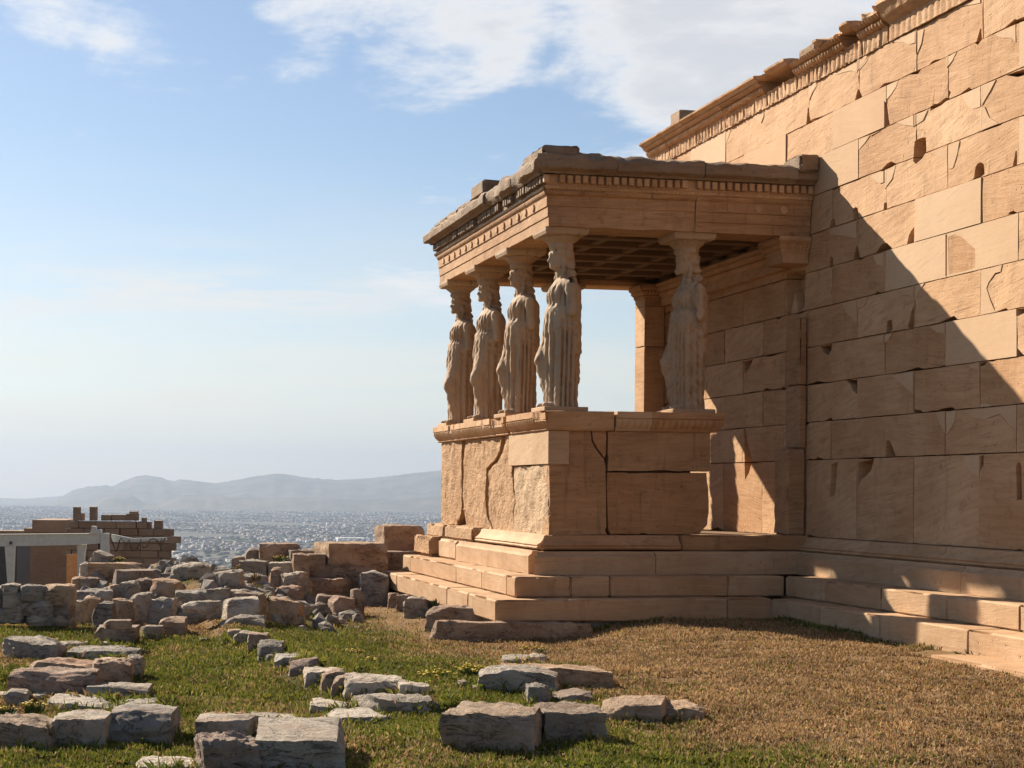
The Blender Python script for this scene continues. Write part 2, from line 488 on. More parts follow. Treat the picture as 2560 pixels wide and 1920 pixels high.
def copy_part(o, off, parent=None):
    c = o.copy(); COL.objects.link(c); c.location = Vector(o.location) + Vector(off)
    return c
HAZE = 1.0e-4; NBLADE = 860000

# ---------------------------------------------------------------- ground: lawn, hilltop, plain below
def axis(fine0, fine1, st, far, ratio=1.32):
    a = list(np.arange(fine0, fine1 + 1e-6, st))
    s = st; x = fine1
    while x < far: s *= ratio; x += s; a.append(min(x, far))
    s = st; x = fine0; lowv = []
    while x > -far: s *= ratio; x -= s; lowv.append(max(x, -far))
    return lowv[::-1] + a
XS = axis(-13, 6, .22, 17000); YS = axis(-14, 16, .22, 17000)
vs = [(x, y, terrain(x, y)) for y in YS for x in XS]
nx = len(XS)
fs = [(j * nx + i, j * nx + i + 1, (j + 1) * nx + i + 1, (j + 1) * nx + i) for j in range(len(YS) - 1) for i in range(nx - 1)]
def dry_mask(x, y):
    """1 = parched turf, 0 = green"""
    t = sstep(-1.3, 1.1, x + 5.35) * sstep(-.1, .9, -.6 - x + .9 * sstep(0, 3, -y - 2))
    n = mnoise.noise(Vector((x * .8, y * .8, 1))) + .6 * mnoise.noise(Vector((x * 2.1, y * 2.1, 4)))
    t = t + .38 * n
    t2 = sstep(.1, .8, mnoise.noise(Vector((x * .55 + 4, y * .55, 9))) + .5 * sstep(-3.5, 0, y) * sstep(-4.6, -6, x)) * .75
    return min(1, max(0, max(t, t2)))
me = bpy.data.meshes.new('ground'); me.from_pydata(vs, [], fs)
at = me.attributes.new('dry', 'FLOAT', 'POINT')
at.data.foreach_set('value', [dry_mask(x, y) if abs(x) < 40 and abs(y) < 40 else .5 for x, y, z in vs])
m, g = new_mat('ground')
geo = g.node('ShaderNodeNewGeometry'); P = geo.outputs['Position']
dry = g.node('ShaderNodeAttribute', attribute_name='dry').outputs['Fac']
n1 = g.noise(P, 9, 6, .7); n2 = g.noise(P, 45, 4, .7); n3 = g.noise(P, 2.2, 4, .6)
green = g.mix(g.ramp(n1, .35, .65), c4((.065, .065, .018)), c4((.125, .095, .04)))
brown = g.mix(g.ramp(n1, .35, .65), c4((.20, .12, .06)), c4((.29, .19, .10)))
col = g.mix(g.ramp(g.math('ADD', dry, g.math('MULTIPLY', g.math('SUBTRACT', n3, .5), .5)), .2, .8), green, brown)
col = g.mix(g.ramp(n2, .5, .75, 0., .6), col, c4((.05, .035, .018)))
sepz = g.node('ShaderNodeSeparateXYZ', {0: P}).outputs[2]
pn = g.noise(P, .0022, 6, .65)
plainc = g.mix(g.ramp(pn, .4, .62), c4((.13, .12, .105)), c4((.07, .075, .055)))
col = g.mix(g.ramp(sepz, -25., -60.), col, plainc)
bp = g.node('ShaderNodeBump', {'Height': g.math('ADD', n1, n2), 'Strength': .8, 'Distance': .04})
finish(g, col, .95, bp.outputs[0], .05)
me.materials.append(m)
ground = link_mesh('ground', me, None, None, True)
ground['kind'] = 'structure'; ground['label'] = 'grassy hilltop ground falling away to the city plain'

# ---------------------------------------------------------------- the temple: south wall, frieze and steps
temple = thing('temple', (.3, 0, 0), 'tall tan ashlar temple wall with patched blocks, carved frieze and stepped base', 'temple')
Z0, CH, BL = 2.0, .49, 1.304
WEND = 5.42
Y_EAST = -11.0
core = box('south_wall', (.25, Y_EAST, -.3), (.75, WEND - .05, Z0 + 10 * CH - .02), 'old', temple, 0)
core['label'] = 'courses of large marble blocks'
R1 = lambda *p: [(1960 + x / 3.687, y / 3.687) for x, y in p]
R2 = lambda *p: [(1960 + x / 3.687, 400 + y / 3.687) for x, y in p]
R3 = lambda *p: [(1960 + x / 3.687, 800 + y / 3.687) for x, y in p]
R0 = lambda *p: [(1560 + x / 2.989, y / 2.989) for x, y in p]
RI = lambda *p: [(1560 + x / 3.318, 560 + y / 3.318) for x, y in p]
RJ = lambda *p: [(1440 + x / 3.568, 1000 + y / 3.568) for x, y in p]
HOLES = [
 R1((213, 1040), (226, 1040), (248, 1133), (192, 1158)), R1((672, 820), (688, 820), (718, 893), (642, 938)),
 R1((1196, 480), (1214, 480), (1225, 570), (1252, 625), (1170, 677), (1183, 580)), R1((1796, 260), (1808, 260), (1815, 362), (1760, 388)),
 R1((922, 925), (940, 940), (972, 1158), (922, 1180)), R1((788, 1253), (905, 1190), (880, 1215), (800, 1262)),
 R1((1196, 1300), (1225, 1275), (1262, 1262), (1300, 1258), (1307, 1395), (1268, 1465), (1205, 1522), (1180, 1490), (1190, 1350)),
 R1((868, 1603), (905, 1545), (945, 1505), (985, 1483), (1045, 1510)), R1((1462, 1480), (1482, 1490), (1500, 1600), (1532, 1655), (1570, 1672), (1480, 1695), (1440, 1680), (1478, 1600)),
 R1((1716, 1662), (1738, 1640), (1752, 1540), (1775, 1500), (1805, 1487), (1835, 1508), (1842, 1605), (1800, 1640)),
 R1((1325, 1030), (1343, 980), (1400, 960), (1445, 932), (1487, 895), (1535, 900), (1440, 970)), R1((2020, 270), (2075, 210), (2140, 175), (2230, 140), (2230, 190), (2100, 235)),
 R1((2045, 1125), (2080, 1075), (2130, 1040), (2230, 1000), (2230, 1065), (2135, 1085), (2132, 1122)), R1((2090, 1545), (2112, 1450), (2124, 1385), (2137, 1385), (2137, 1520)),
 R1((2030, 695), (2140, 655), (2230, 630), (2230, 690), (2140, 715)), R1((1315, 605), (1350, 565), (1385, 548), (1445, 538), (1370, 580)),
 R2((625, 552), (622, 450), (650, 428), (668, 440), (684, 535)), R2((912, 392), (940, 388), (944, 455), (902, 468)), R2((1140, 392), (1175, 350), (1200, 272), (1240, 248), (1264, 330), (1200, 375)),
 R2((1120, 785), (1138, 690), (1165, 640), (1190, 605), (1190, 768)), R2((828, 865), (870, 800), (905, 765), (945, 762), (998, 815)), R2((428, 548), (458, 538), (470, 608), (410, 633)),
 R2((632, 922), (645, 830), (655, 775), (675, 830), (695, 905)), R2((405, 995), (418, 885), (442, 900), (445, 985)), R2((2050, 505), (2075, 475), (2105, 466), (2150, 488)), R2((1480, 678), (1562, 655), (1510, 690), (1494, 760), (1494, 1088), (1480, 1090)),
 R2((1128, 1553), (1150, 1480), (1170, 1390), (1194, 1325), (1194, 1553)), R2((2138, 1372), (2230, 1360), (2230, 1400), (2150, 1440), (2138, 1440)), R2((930, 1590), (945, 1480), (990, 1465), (1000, 1560), (960, 1600)),
 R3((105, 632), (288, 608), (268, 700), (220, 818), (185, 735), (150, 660)), R3((565, 553), (676, 543), (674, 700), (630, 660), (600, 600)), R3((840, 903), (935, 888), (945, 1000), (932, 1085), (900, 1000)),
 R3((932, 1105), (965, 1105), (1000, 1180), (1034, 1266), (928, 1272)), R3((675, 1305), (828, 1272), (800, 1380), (760, 1430), (695, 1480), (665, 1570), (665, 1450)), R3((425, 1315), (490, 1292), (480, 1450), (470, 1600), (450, 1645), (412, 1640)),
 R3((1802, 1252), (1838, 1238), (1835, 1330), (1802, 1395)), R3((2132, 1340), (2150, 1303), (2172, 1305), (2184, 1345), (2188, 1670), (2138, 1675)), R3((1187, 785), (1205, 825), (1268, 832), (1268, 857), (1187, 859)), R3((1395, 838), (1450, 815), (1550, 798), (1585, 826)),
 R3((325, 246), (440, 214), (440, 262), (400, 330), (350, 300)), R3((2140, 250), (2212, 330), (2140, 345)), R3((1795, 400), (1870, 378), (1840, 420), (1795, 430)), R3((2140, 775), (2230, 755), (2230, 780)),
 R0((1002, 1108), (1035, 1070), (1045, 1000), (1060, 1040), (1090, 1058)), R0((1715, 760), (1740, 720), (1748, 660), (1756, 720), (1775, 738)), R0((1368, 800), (1378, 800), (1388, 915), (1355, 935)), R0((2130, 560), (2160, 480), (2172, 400), (2185, 480), (2212, 520)),
 RI((985, 1140), (1065, 1115), (1040, 1175), (1003, 1232), (990, 1240)), RI((1335, 1080), (1352, 1075), (1352, 1365), (1335, 1355)), RI((1150, 1070), (1165, 1070), (1165, 1090)),
 RI((1340, 385), (1502, 368), (1500, 690), (1442, 742), (1412, 560), (1368, 762), (1335, 755)),
 RJ((1490, 210), (1500, 240), (1530, 400), (1570, 550), (1540, 660), (1500, 730)), RJ((1600, 1190), (1650, 1100), (1672, 1040), (1690, 1140), (1690, 1195)),
]
PATCH = [
 R1((676, 612), (784, 518), (740, 590), (692, 648)), R1((218, 795), (308, 778), (262, 850), (230, 925)), R1((458, 688), (672, 562), (672, 668), (620, 650), (540, 668), (480, 690)),
 R1((980, 378), (1204, 285), (1204, 386), (1150, 412), (1100, 390), (1030, 388)), R1((1208, 285), (1282, 268), (1258, 400), (1216, 505)), R1((1052, 738), (928, 795), (932, 930), (985, 870), (1030, 800)),
 R1((1492, 530), (1588, 476), (1548, 560), (1495, 625)), R1((1640, 872), (1802, 788), (1802, 985), (1735, 1005), (1690, 982), (1650, 930)), R1((1806, 788), (1950, 735), (1890, 850), (1815, 980)),
 R1((1806, 985), (1845, 985), (1890, 1080), (1980, 1138), (1806, 1208)), R1((1030, 1128), (1192, 1056), (1192, 1165), (1100, 1152)), R1((1200, 1055), (1318, 1014), (1275, 1110), (1200, 1160)),
 R1((1345, 1412), (1612, 1296), (1590, 1420), (1550, 1548), (1512, 1562), (1480, 1482), (1430, 1450)), R1((676, 1292), (788, 1248), (740, 1320), (684, 1385)),
 R2((785, 152), (912, 98), (912, 205), (880, 218)), R2((922, 92), (1026, 48), (992, 172), (922, 268)), R1((1925, 322), (2132, 222), (2132, 388), (2100, 350), (2010, 352)), R1((1655, 52), (1802, -22), (1802, 26), (1740, 42)),
 R2((1802, 1018), (2006, 962), (1992, 1030), (1942, 1042), (1880, 1130), (1862, 1182), (1900, 1300), (1945, 1402), (1802, 1434)), R2((1198, 1162), (1290, 1132), (1230, 1230), (1198, 1312)), R2((775, 1258), (1080, 1188), (1190, 1162), (1190, 1262), (1090, 1240), (960, 1312), (860, 1262)),
 R2((525, 1322), (664, 1286), (664, 1502), (560, 1402)), R2((672, 1284), (776, 1258), (740, 1350), (672, 1372)), R2((405, 632), (660, 562), (660, 722), (560, 700), (430, 692)), R2((815, 882), (914, 857), (914, 978), (850, 962)),
 R3((1335, 62), (1478, 22), (1478, 128), (1400, 116)), R3((815, 166), (914, 138), (914, 200), (860, 196)), R3((925, 136), (996, 118), (942, 206), (925, 204)), R3((998, 512), (1188, 470), (1188, 684), (1060, 572)),
 R3((1698, 412), (1795, 388), (1795, 452), (1720, 446)), R3((1392, 852), (1484, 842), (1484, 1052), (1430, 952)), R3((1494, 842), (1584, 832), (1572, 940), (1498, 1062)), R3((1645, 838), (2142, 776), (2142, 1024), (2060, 950), (1985, 866), (1850, 916), (1760, 902)),
 R3((1640, 1252), (1795, 1240), (1795, 1452), (1720, 1412)), R3((1806, 772), (1880, 768), (1924, 800), (1806, 808)), R0((1040, 870), (1040, 815), (990, 850), (960, 880), (1020, 920)), R0((752, 1095), (752, 990), (795, 970)),
 R0((1375, 640), (1450, 600), (1405, 680), (1378, 720)), R0((2110, 310), (2172, 270), (2172, 318), (2140, 330)), R0((1745, 528), (1745, 440), (1830, 395), (1790, 470)),
]
# blocks replaced by new pale marble: (course, a point inside, photo pixels)
PALE_AT = [R1((600, 1100))[0], R1((450, 1500))[0], R2((1500, 450))[0], R2((1200, 950))[0], R2((1900, 750))[0], R3((1800, 200))[0], R0((600, 1080))[0], R0((950, 1180))[0], R1((2200, 300))[0], R1((2180, 1300))[0]]
pale_pts = [WALL.pix(*p) for p in PALE_AT]
OLD_IN_PALE = [R2((1496, 695), (1562, 668), (1640, 700), (1750, 802), (1768, 815), (1770, 1008), (1640, 1050), (1500, 1078))]
w_holes = [[WALL.pix(*p) for p in h] for h in HOLES]
w_patch = [[WALL.pix(*p) for p in h] for h in PATCH]
w_oldp = [[WALL.pix(*p) for p in h] for h in OLD_IN_PALE]
def bbox(poly): return min(p[0] for p in poly), max(p[0] for p in poly), min(p[1] for p in poly), max(p[1] for p in poly)
def overlap(poly, a0, a1, b0, b1):
    q = bbox(poly)
    return min(q[1], a1) - max(q[0], a0) > .008 and min(q[3], b1) - max(q[2], b0) > .008
def clip_rect(poly, a0, a1, b0, b1):
    def clip(ps, f, inter):
        out = []
        for p, q in zip(ps, ps[1:] + ps[:1]):
            if f(p): out.append(p)
            if f(p) != f(q): out.append(inter(p, q))
        return out
    def ia(v): return lambda p, q: (v, p[1] + (q[1] - p[1]) * (v - p[0]) / (q[0] - p[0]))
    def ib(v): return lambda p, q: (p[0] + (q[0] - p[0]) * (v - p[1]) / (q[1] - p[1]), v)
    for f, i in ((lambda p: p[0] >= a0, ia(a0)), (lambda p: p[0] <= a1, ia(a1)), (lambda p: p[1] >= b0, ib(b0)), (lambda p: p[1] <= b1, ib(b1))):
        if len(poly) < 3: return []
        poly = clip(poly, f, i)
    return poly
def grow(poly, k):
    ca = sum(p[0] for p in poly) / len(poly); cb = sum(p[1] for p in poly) / len(poly)
    out = []
    for a, b in poly:
        d = math.hypot(a - ca, b - cb) + 1e-6
        out.append((ca + (a - ca) * (1 + k / d), cb + (b - cb) * (1 + k / d)))
    return out
def wall_block(name, a0, a1, b0, b1, old=True, n0=None, deep=.30):
    gp = .003
    rect = [(a0 + gp, b0 + gp), (a1 - gp, b0 + gp), (a1 - gp, b1 - gp), (a0 + gp, b1 - gp)]
    if old: poly = jag(rect, .11, .006, .03, .07)
    else: poly = jag(rect, .5, .001, 0, 0)
    n0 = R.uniform(-.006, .004) if n0 is None else n0
    bm = slab_bm(WALL, poly, deep, n0, .009 if old else .003, .22 if old else None, .012 if old else 0, 2.2, R.uniform(0, 50))
    o = bm_obj(name, bm, 'old' if old else 'new', core)
    cutters = []
    fills = []
    for i, h in enumerate(w_holes):
        if overlap(h, a0, a1, b0, b1): cutters.append((WALL, h, R.uniform(.13, .26), .08))
    for h in (w_patch if old else w_oldp):
        if overlap(h, a0, a1, b0, b1):
            c = clip_rect(h, a0 - .05, a1 + .05, b0 - .05, b1 + .05)
            if len(c) < 3: continue
            cutters.append((WALL, c, .10, .08))
            f = clip_rect(h, a0 + gp, a1 - gp, b0 + gp, b1 - gp)
            if len(f) >= 3: fills.append(f)
    for c in cutters:
        try: cut(o, [c])
        except Exception as e: print('cut failed', e)
    for f in fills:
        q = grow(jag(f, .07, .003, 0, 0), -.0015)
        bmf = slab_bm(WALL, q, .2, n0 + R.uniform(-.004, .0), .0015)
        bm_obj('marble_patch', bmf, 'new' if old else 'old', core)
    return o
for c in range(10):
    ph = .048 if c % 2 else .70
    edges = [ph + BL * k for k in range(-9, 5)]
    edges = [e for e in edges if Y_EAST < e < WEND - .25]
    edges = [Y_EAST] + edges + [WEND]
    for a0, a1 in zip(edges, edges[1:]):
        z0, z1 = Z0 + c * CH, Z0 + (c + 1) * CH
        pale = any(a0 < p[0] < a1 and z0 < p[1] < z1 for p in pale_pts) or (a1 < -4.7 and R.random() < .3)
        wall_block('wall_block', a0, a1, z0, z1, not pale)
edges = [Y_EAST] + [e for e in (.048 + BL * k for k in range(-9, 5)) if Y_EAST < e < WEND - .3] + [WEND]
for a0, a1 in zip(edges, edges[1:]): wall_block('orthostate', a0, a1, 1.0, Z0, True)

# west end and top of the wall
box('wall_end', (.0, WEND + .004, .6), (.75, WEND + .3, Z0 + 10 * CH), 'old', core, .01)

# carved frieze and crowning moulding
frieze = core
def anth(seed):
    def f(t, j): return (0, 0)
    return f
FZ = Z0 + 10 * CH
prof_anth = [(-.3, FZ + .004), (.012, FZ + .004), (.02, FZ + .02), (.02, FZ + .09), (.022, FZ + .18), (.035, FZ + .2), (-.3, FZ + .2)]
prof_ovolo = [(-.3, FZ + .204), (.04, FZ + .204), (.075, FZ + .22), (.095, FZ + .25), (.10, FZ + .275), (.06, FZ + .29), (.10, FZ + .295), (.14, FZ + .32), (.155, FZ + .345), (.10, FZ + .35), (-.3, FZ + .35)]
prof_top = [(-.3, FZ + .354), (.15, FZ + .354), (.165, FZ + .37), (.21, FZ + .40), (.215, FZ + .425), (.1, FZ + .44), (-.3, FZ + .44)]
fr_edges = [5.62, 4.75, 3.9, 2.55, 1.25, .35, -.45, -1.35, -1.95]
for i, (a, b) in enumerate(zip(fr_edges, fr_edges[1:])):
    s = 10.3 * i
    o = molding('anthemion_frieze_block', prof_anth, (0, a - .004, 0), (0, b + .004, 0), (-1, 0, 0), 'old', frieze, .02, .030, 19., (.115, .020, 2, 5), None, s, 25)
    gone = i in (4,)
    if not gone:
        molding('ovolo_moulding_block', prof_ovolo, (0, a - .004, 0), (0, b + .004 + (.35 if i == 6 else 0), 0), (-1, 0, 0), 'old', frieze, .03, .012, 9., (.07, .018, 2, 8), None, s)
    def rg(t, j, s=s, i=i):
        n = fbm(Vector((t * 2.2 + s, j * .1, 0)), 3)
        k = max(0, n - (.02 if i > 3 else .25)) * (.5 if i > 3 else .3)
        return (-k if j in (1, 2, 3, 4) else 0, -k * .25 if j in (3, 4, 5) else 0)
    if i != 5:
        molding('crown_moulding_block', prof_top, (0, a - .004 - (.25 if i == 7 else 0), 0), (0, b + .004, 0), (-1, 0, 0), 'old', frieze, .05, .014, 7., None, rg, s)
    else:
        worn_box('broken_crown_block', (-.12, b + .1, FZ + .352), (.3, a - .25, FZ + .46), 'weather', frieze, .1, .03, 6, .02, .06, 3)
# long worn stretch east of the break
pw = [(-.3, FZ + .004), (.015, FZ + .004), (.022, FZ + .05), (.03, FZ + .2), (.07, FZ + .24), (.13, FZ + .29), (.15, FZ + .36), (.20, FZ + .41), (.19, FZ + .46), (.05, FZ + .50), (-.3, FZ + .50)]
for a, b in ((-1.99, -4.2), (-4.21, -7), (-7.01, Y_EAST)):
    molding('worn_frieze_block', pw, (0, a, 0), (0, b, 0), (-1, 0, 0), 'old', frieze, .04, .02, 8., (.12, .014, 2, 3), None, a)
rbn, rbf = on_x(1699, 273, .42), on_x(1676, 280, .42)
worn_box('roof_block', (.42, rbn.y, FZ + .1), (on_y(1745, 300, rbn.y).x, rbf.y, rbn.z), 'ruin', core, .2, .015, 4)

# base moulding, plinth course and two steps under the wall
prof_base = [(-.25, .815), (.13, .815), (.15, .835), (.13, .855), (.145, .87), (.125, .885), (.10, .90), (.07, .935), (.05, .985), (.03, .996), (-.25, .996)]
prof_toich = [(-.05, .522), (.255, .522), (.255, .745), (.235, .765), (.215, .772), (.2, .81), (-.05, .81)]
for a, b in ((-.0, -1.75), (-1.755, -3.35), (-3.355, -6.0), (-6.005, Y_EAST)):
    molding('base_moulding_block', prof_base, (0, a, 0), (0, b, 0), (-1, 0, 0), 'old', core, .1, .008, 5., None, None, a * 3)
steps = box('steps', (-.55, Y_EAST, -.5), (.0, -.3, .25), 'step', temple, 0)
for a, b in ((-.26, -1.15), (-1.155, -2.6), (-2.605, -3.95), (-3.955, -5.6), (-5.605, -8), (-8.005, Y_EAST)):
    molding('plinth_block', prof_toich, (0, a, 0), (0, b, 0), (-1, 0, 0), 'step', steps, .15, .008, 4., None, None, a * 3)
def step_row(x0, x1, z0, z1, cuts, seed):
    for i, (a, b) in enumerate(zip(cuts, cuts[1:])):
        worn_box('step_block', (x0, b + .003, z0), (x1, a - .003, z1), 'step', steps, .09, .011, 4., .016, .045, seed + i * 2.3)
step_row(-.60, -.05, .268, .518, [-.62, -1.65, -2.95, -4.25, -5.5, -6.9, -8.3, -9.6, Y_EAST], 3)
step_row(-.95, -.45, -.06, .262, [-.93, -2.2, -3.55, -5.2, -6.9, -8.3, -9.6, Y_EAST], 30)
worn_box('footing_slab', (-1.42, -7.4, -.10), (-.93, -5.3, .035), 'step', steps, .2, .01, 4, .02, .05, 77)

# ---------------------------------------------------------------- the porch
porch = thing('caryatid_porch', (-1.8, 2.8, 0), 'small marble temple porch with solid podium, dentilled cornice and broken roof edge', 'porch')
Z5 = lambda *p: [(1040 + x / 4.148, 1000 + y / 4.148) for x, y in p]
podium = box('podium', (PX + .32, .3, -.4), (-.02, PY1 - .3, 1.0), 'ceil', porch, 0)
podium['label'] = 'cracked podium of tall marble slabs on three steps'
def slab(pl, pix, mat, depth=.26, n0=0., grid=.055, amp=.05, freq=4.5, name='podium_slab', lo=None):
    poly = [pl.pix(*p) for p in pix]
    if lo is not None: poly = [(max(p[0], lo), p[1]) for p in poly]
    poly = jag(poly, .08, .008, .02, .1)
    bm = slab_bm(pl, poly, depth, n0, .012, grid, amp, freq, R.uniform(0, 60))
    return bm_obj(name, bm, mat, podium, True, 40)
box('podium_light_stop', (PX + .17, .18, 1.0), (PX + .30, PY1 - .1, 2.33), 'ceil', podium, 0)  # added backing slabs that stop light leaking through the cracked facing
box('podium_light_stop', (PX + .18, .17, 1.0), (-1.55, .26, 2.33), 'ceil', podium, 0)
worn_box('podium_slab', (PX + .02, PY1 - .28, 1.02), (-1.4, PY1 + .01, 2.33), 'rough', podium, .2, .02)
slab(SOUTH, Z5((258, 432), (465, 415), (463, 600), (466, 1000), (455, 1180), (420, 1300), (255, 1312)), 'rough')
slab(SOUTH, Z5((493, 415), (695, 398), (868, 378), (855, 520), (800, 630), (708, 712), (705, 900), (712, 1180), (772, 1346), (505, 1330), (490, 1150), (472, 1000), (480, 600)), 'rough', n0=-.01)
slab(SOUTH, Z5((905, 372), (962, 362), (968, 600), (975, 800), (998, 1060), (985, 1180), (982, 1368), (780, 1350), (735, 1200), (725, 800), (735, 730), (820, 640), (885, 500)), 'rough', n0=-.02, amp=.06)
slab(SOUTH, Z5((1003, 690), (1358, 668), (1358, 1398), (990, 1375), (1000, 1180), (1022, 1060), (1005, 800)), 'roughpale', n0=-.005, amp=.06, lo=.012)
nb = SOUTH.pix(*Z5((965, 355))[0])[0]
zl = SOUTH.pix(*Z5((1360, 664))[0])[1]
box('podium_slab', (PX - .005, -.005, zl), (PX + .27, nb, 2.333), 'step', podium, .004)
slab(EAST, Z5((1362, 322), (1820, 310), (1828, 430), (1870, 510), (1955, 615), (1972, 700), (1976, 1000), (1984, 1398), (1362, 1405)), 'patina_shade', amp=.016, grid=.15, freq=2., lo=PX + .012)
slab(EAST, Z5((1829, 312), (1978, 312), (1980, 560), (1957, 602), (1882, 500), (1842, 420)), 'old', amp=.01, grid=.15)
slab(EAST, RJ((285, 278), (1202, 288), (1202, 638), (286, 635)), 'patina_shade', amp=.012, grid=.2, n0=.004)
slab(EAST, RJ((283, 645), (1168, 650), (1185, 800), (1190, 1000), (1178, 1110), (1100, 1202), (310, 1198), (290, 1150), (277, 800)), 'patina_shade', amp=.022, grid=.12, freq=2)
prof_cap = [(-.28, 2.337), (.012, 2.337), (.03, 2.35), (.02, 2.362), (.035, 2.375), (.075, 2.41), (.095, 2.455), (.10, 2.485), (.085, 2.50), (.105, 2.505), (.105, 2.585), (-.28, 2.585)]
def ragc(s, k=.06):
    def f(t, j):
        n = max(0, fbm(Vector((t * 3 + s, j * .05, 1)), 3) - .05)
        return (-n * k * 2 if j > 6 else -n * k * .5, -n * k * 2.2 if j in (9, 10) else 0)
    return f
for i, (a, b) in enumerate(((PY1 + .1, 4.05), (4.04, 2.42), (2.36, 1.72), (1.62, 0.))):
    molding('podium_capital_block', prof_cap, (PX, a, 0), (PX, b, 0), (-1, 0, 0), 'old', podium, .03, .006, 7., (.085, .03, 4, 7), ragc(i * 9.), i * 4.4, 30, (0, 1 if i == 3 else 0))
xe = [EAST.pix(*RJ((x, 200))[0])[0] for x in (325, 345, 655, 1235)]
prof_capb = [(-.28, 2.337), (.03, 2.337), (.05, 2.36), (.055, 2.42), (.06, 2.50), (.065, 2.575), (.05, 2.585), (-.28, 2.585)]
molding('podium_capital_block', prof_capb, (PX, 0, 0), (xe[0], 0, 0), (0, -1, 0), 'old', podium, .06, .01, 5., None, None, 3.3, 35, (1, 0))
molding('podium_capital_block', prof_cap, (xe[1], 0, 0), (xe[2], 0, 0), (0, -1, 0), 'new', podium, .03, .003, 5., (.085, .022, 4, 7), None, 5.3, 30)
molding('podium_capital_block', prof_cap, (xe[2] + .003, 0, 0), (xe[3], 0, 0), (0, -1, 0), 'old', podium, .03, .006, 5., (.085, .026, 4, 7), None, 6.3, 30, (0, 1))
box('podium_capital_block', (PX + .05, PY1 - .28, 2.337), (-1.4, PY1 + .1, 2.585), 'old', podium, .01)
# base moulding
ya = SOUTH.pix(*Z5((712, 1420))[0])[0]; yb = SOUTH.pix(*Z5((395, 1420))[0])[0]
molding('base_moulding_block', [(o, z + .018) for o, z in prof_base], (PX, 0, 0), (PX, ya, 0), (-1, 0, 0), 'step', podium, .08, .008, 5., None, None, 1.3, 35, (0, 0))
worn_box('base_block', (PX - .16, ya + .12, .82), (PX + .2, yb - .01, 1.03), 'rough', podium, .08, .035, 5, .03, .08, 11)
worn_box('base_block', (PX - .18, yb + .01, .82), (PX + .2, PY1 + .15, 1.03), 'rough', podium, .08, .035, 5, .03, .08, 12)
xb = EAST.pix(*RJ((900, 1270))[0])[0]
molding('base_moulding_block', [(o, z + .018) for o, z in prof_base], (PX, 0, 0), (xb, 0, 0), (0, -1, 0), 'old', podium, .1, .008, 5., None, None, 2.3, 35, (1, 0))
worn_box('base_block', (xb + .02, -.09, .82), (-.02, .25, 1.012), 'patina_shade', podium, .12, .012, 4, .015, .04, 14)
# plinth course
prof_t2 = [(-.2, .522), (.255, .522), (.255, .745), (.235, .765), (.215, .772), (.2, .812), (-.2, .812)]
yc = SOUTH.pix(*Z5((580, 1540))[0])[0]; yd = SOUTH.pix(*Z5((395, 1540))[0])[0]
molding('plinth_block', prof_t2, (PX, -.0, 0), (PX, yc - .01, 0), (-1, 0, 0), 'step', podium, .1, .012, 4., None, None, 4.3)
worn_box('plinth_block', (PX - .25, yc + .005, .522), (PX + .2, yd, .812), 'step', podium, .1, .015, 4, .03, .05, 15)
worn_box('plinth_block', (PX - .36, yd + .15, .52), (PX + .2, PY1 + .35, .83), 'rough', podium, .08, .05, 4, .05, .12, 16)
xm = EAST.pix(*RJ((645, 1450))[0])[0]
molding('plinth_block', prof_t2, (PX, 0, 0), (xm - .004, 0, 0), (0, -1, 0), 'step', podium, .1, .008, 4., None, None, 5.3, 35, (1, 0))
molding('plinth_block', prof_t2, (xm + .004, 0, 0), (-.1, 0, 0), (0, -1, 0), 'step', podium, .1, .008, 4., None, None, 6.3)
# two steps round the porch
e1 = on_x(1007, 1400, PX - .6).y; e2 = on_x(956, 1445, PX - .95).y
def cuts_px(x, pts): return [on_x(u, 1450, x).y for u in pts]
def row_s(t, z0, z1, cuts, seed):
    for i, (a, b) in enumerate(zip(cuts, cuts[1:])):
        worn_box('step_block', (PX - t, a + .003, z0), (PX + .1, b - .003, z1), 'step', podium, .08, .012, 4., .018, .05, seed + i * 3.7)
Z7 = lambda x, y: (900 + x / 3.456, 1280 + y / 3.456)
row_s(.60, .268, .518, [-.60] + cuts_px(PX - .6, [Z7(1265, 0)[0], Z7(1050, 0)[0], Z7(830, 0)[0], Z7(432, 0)[0]]) + [e1], 100)
row_s(.95, .0, .262, [-.95] + cuts_px(PX - .95, [Z7(932, 0)[0], Z7(750, 0)[0], Z7(318, 0)[0]]) + [e2], 140)
def row_e(t, z0, z1, cuts, seed):
    for i, (a, b) in enumerate(zip(cuts, cuts[1:])):
        worn_box('step_block', (a + .003, -t + .002, z0), (b - .003, .1, z1), 'step', podium, .08, .011, 4., .016, .045, seed + i * 3.7)
row_e(.60, .268, .518, [PX + .1, on_y(Z7(2160, 0)[0], 1460, -.6).x, on_y(1820, 1460, -.6).x, -.6], 180)
row_e(.95, .0, .262, [PX + .1, on_y(Z7(1795, 0)[0], 1520, -.95).x, on_y(1820, 1520, -.95).x, -.93], 200)

worn_box('foundation', (PX - .86, -.84, -.5), (-.8, 0., -.004), 'lime', podium, .12, .03, 5, .03, .06, 61)
worn_box('foundation', (PX - .86, .005, -.5), (PX + .2, e2 - .1, -.004), 'lime', podium, .12, .03, 5, .03, .06, 62)
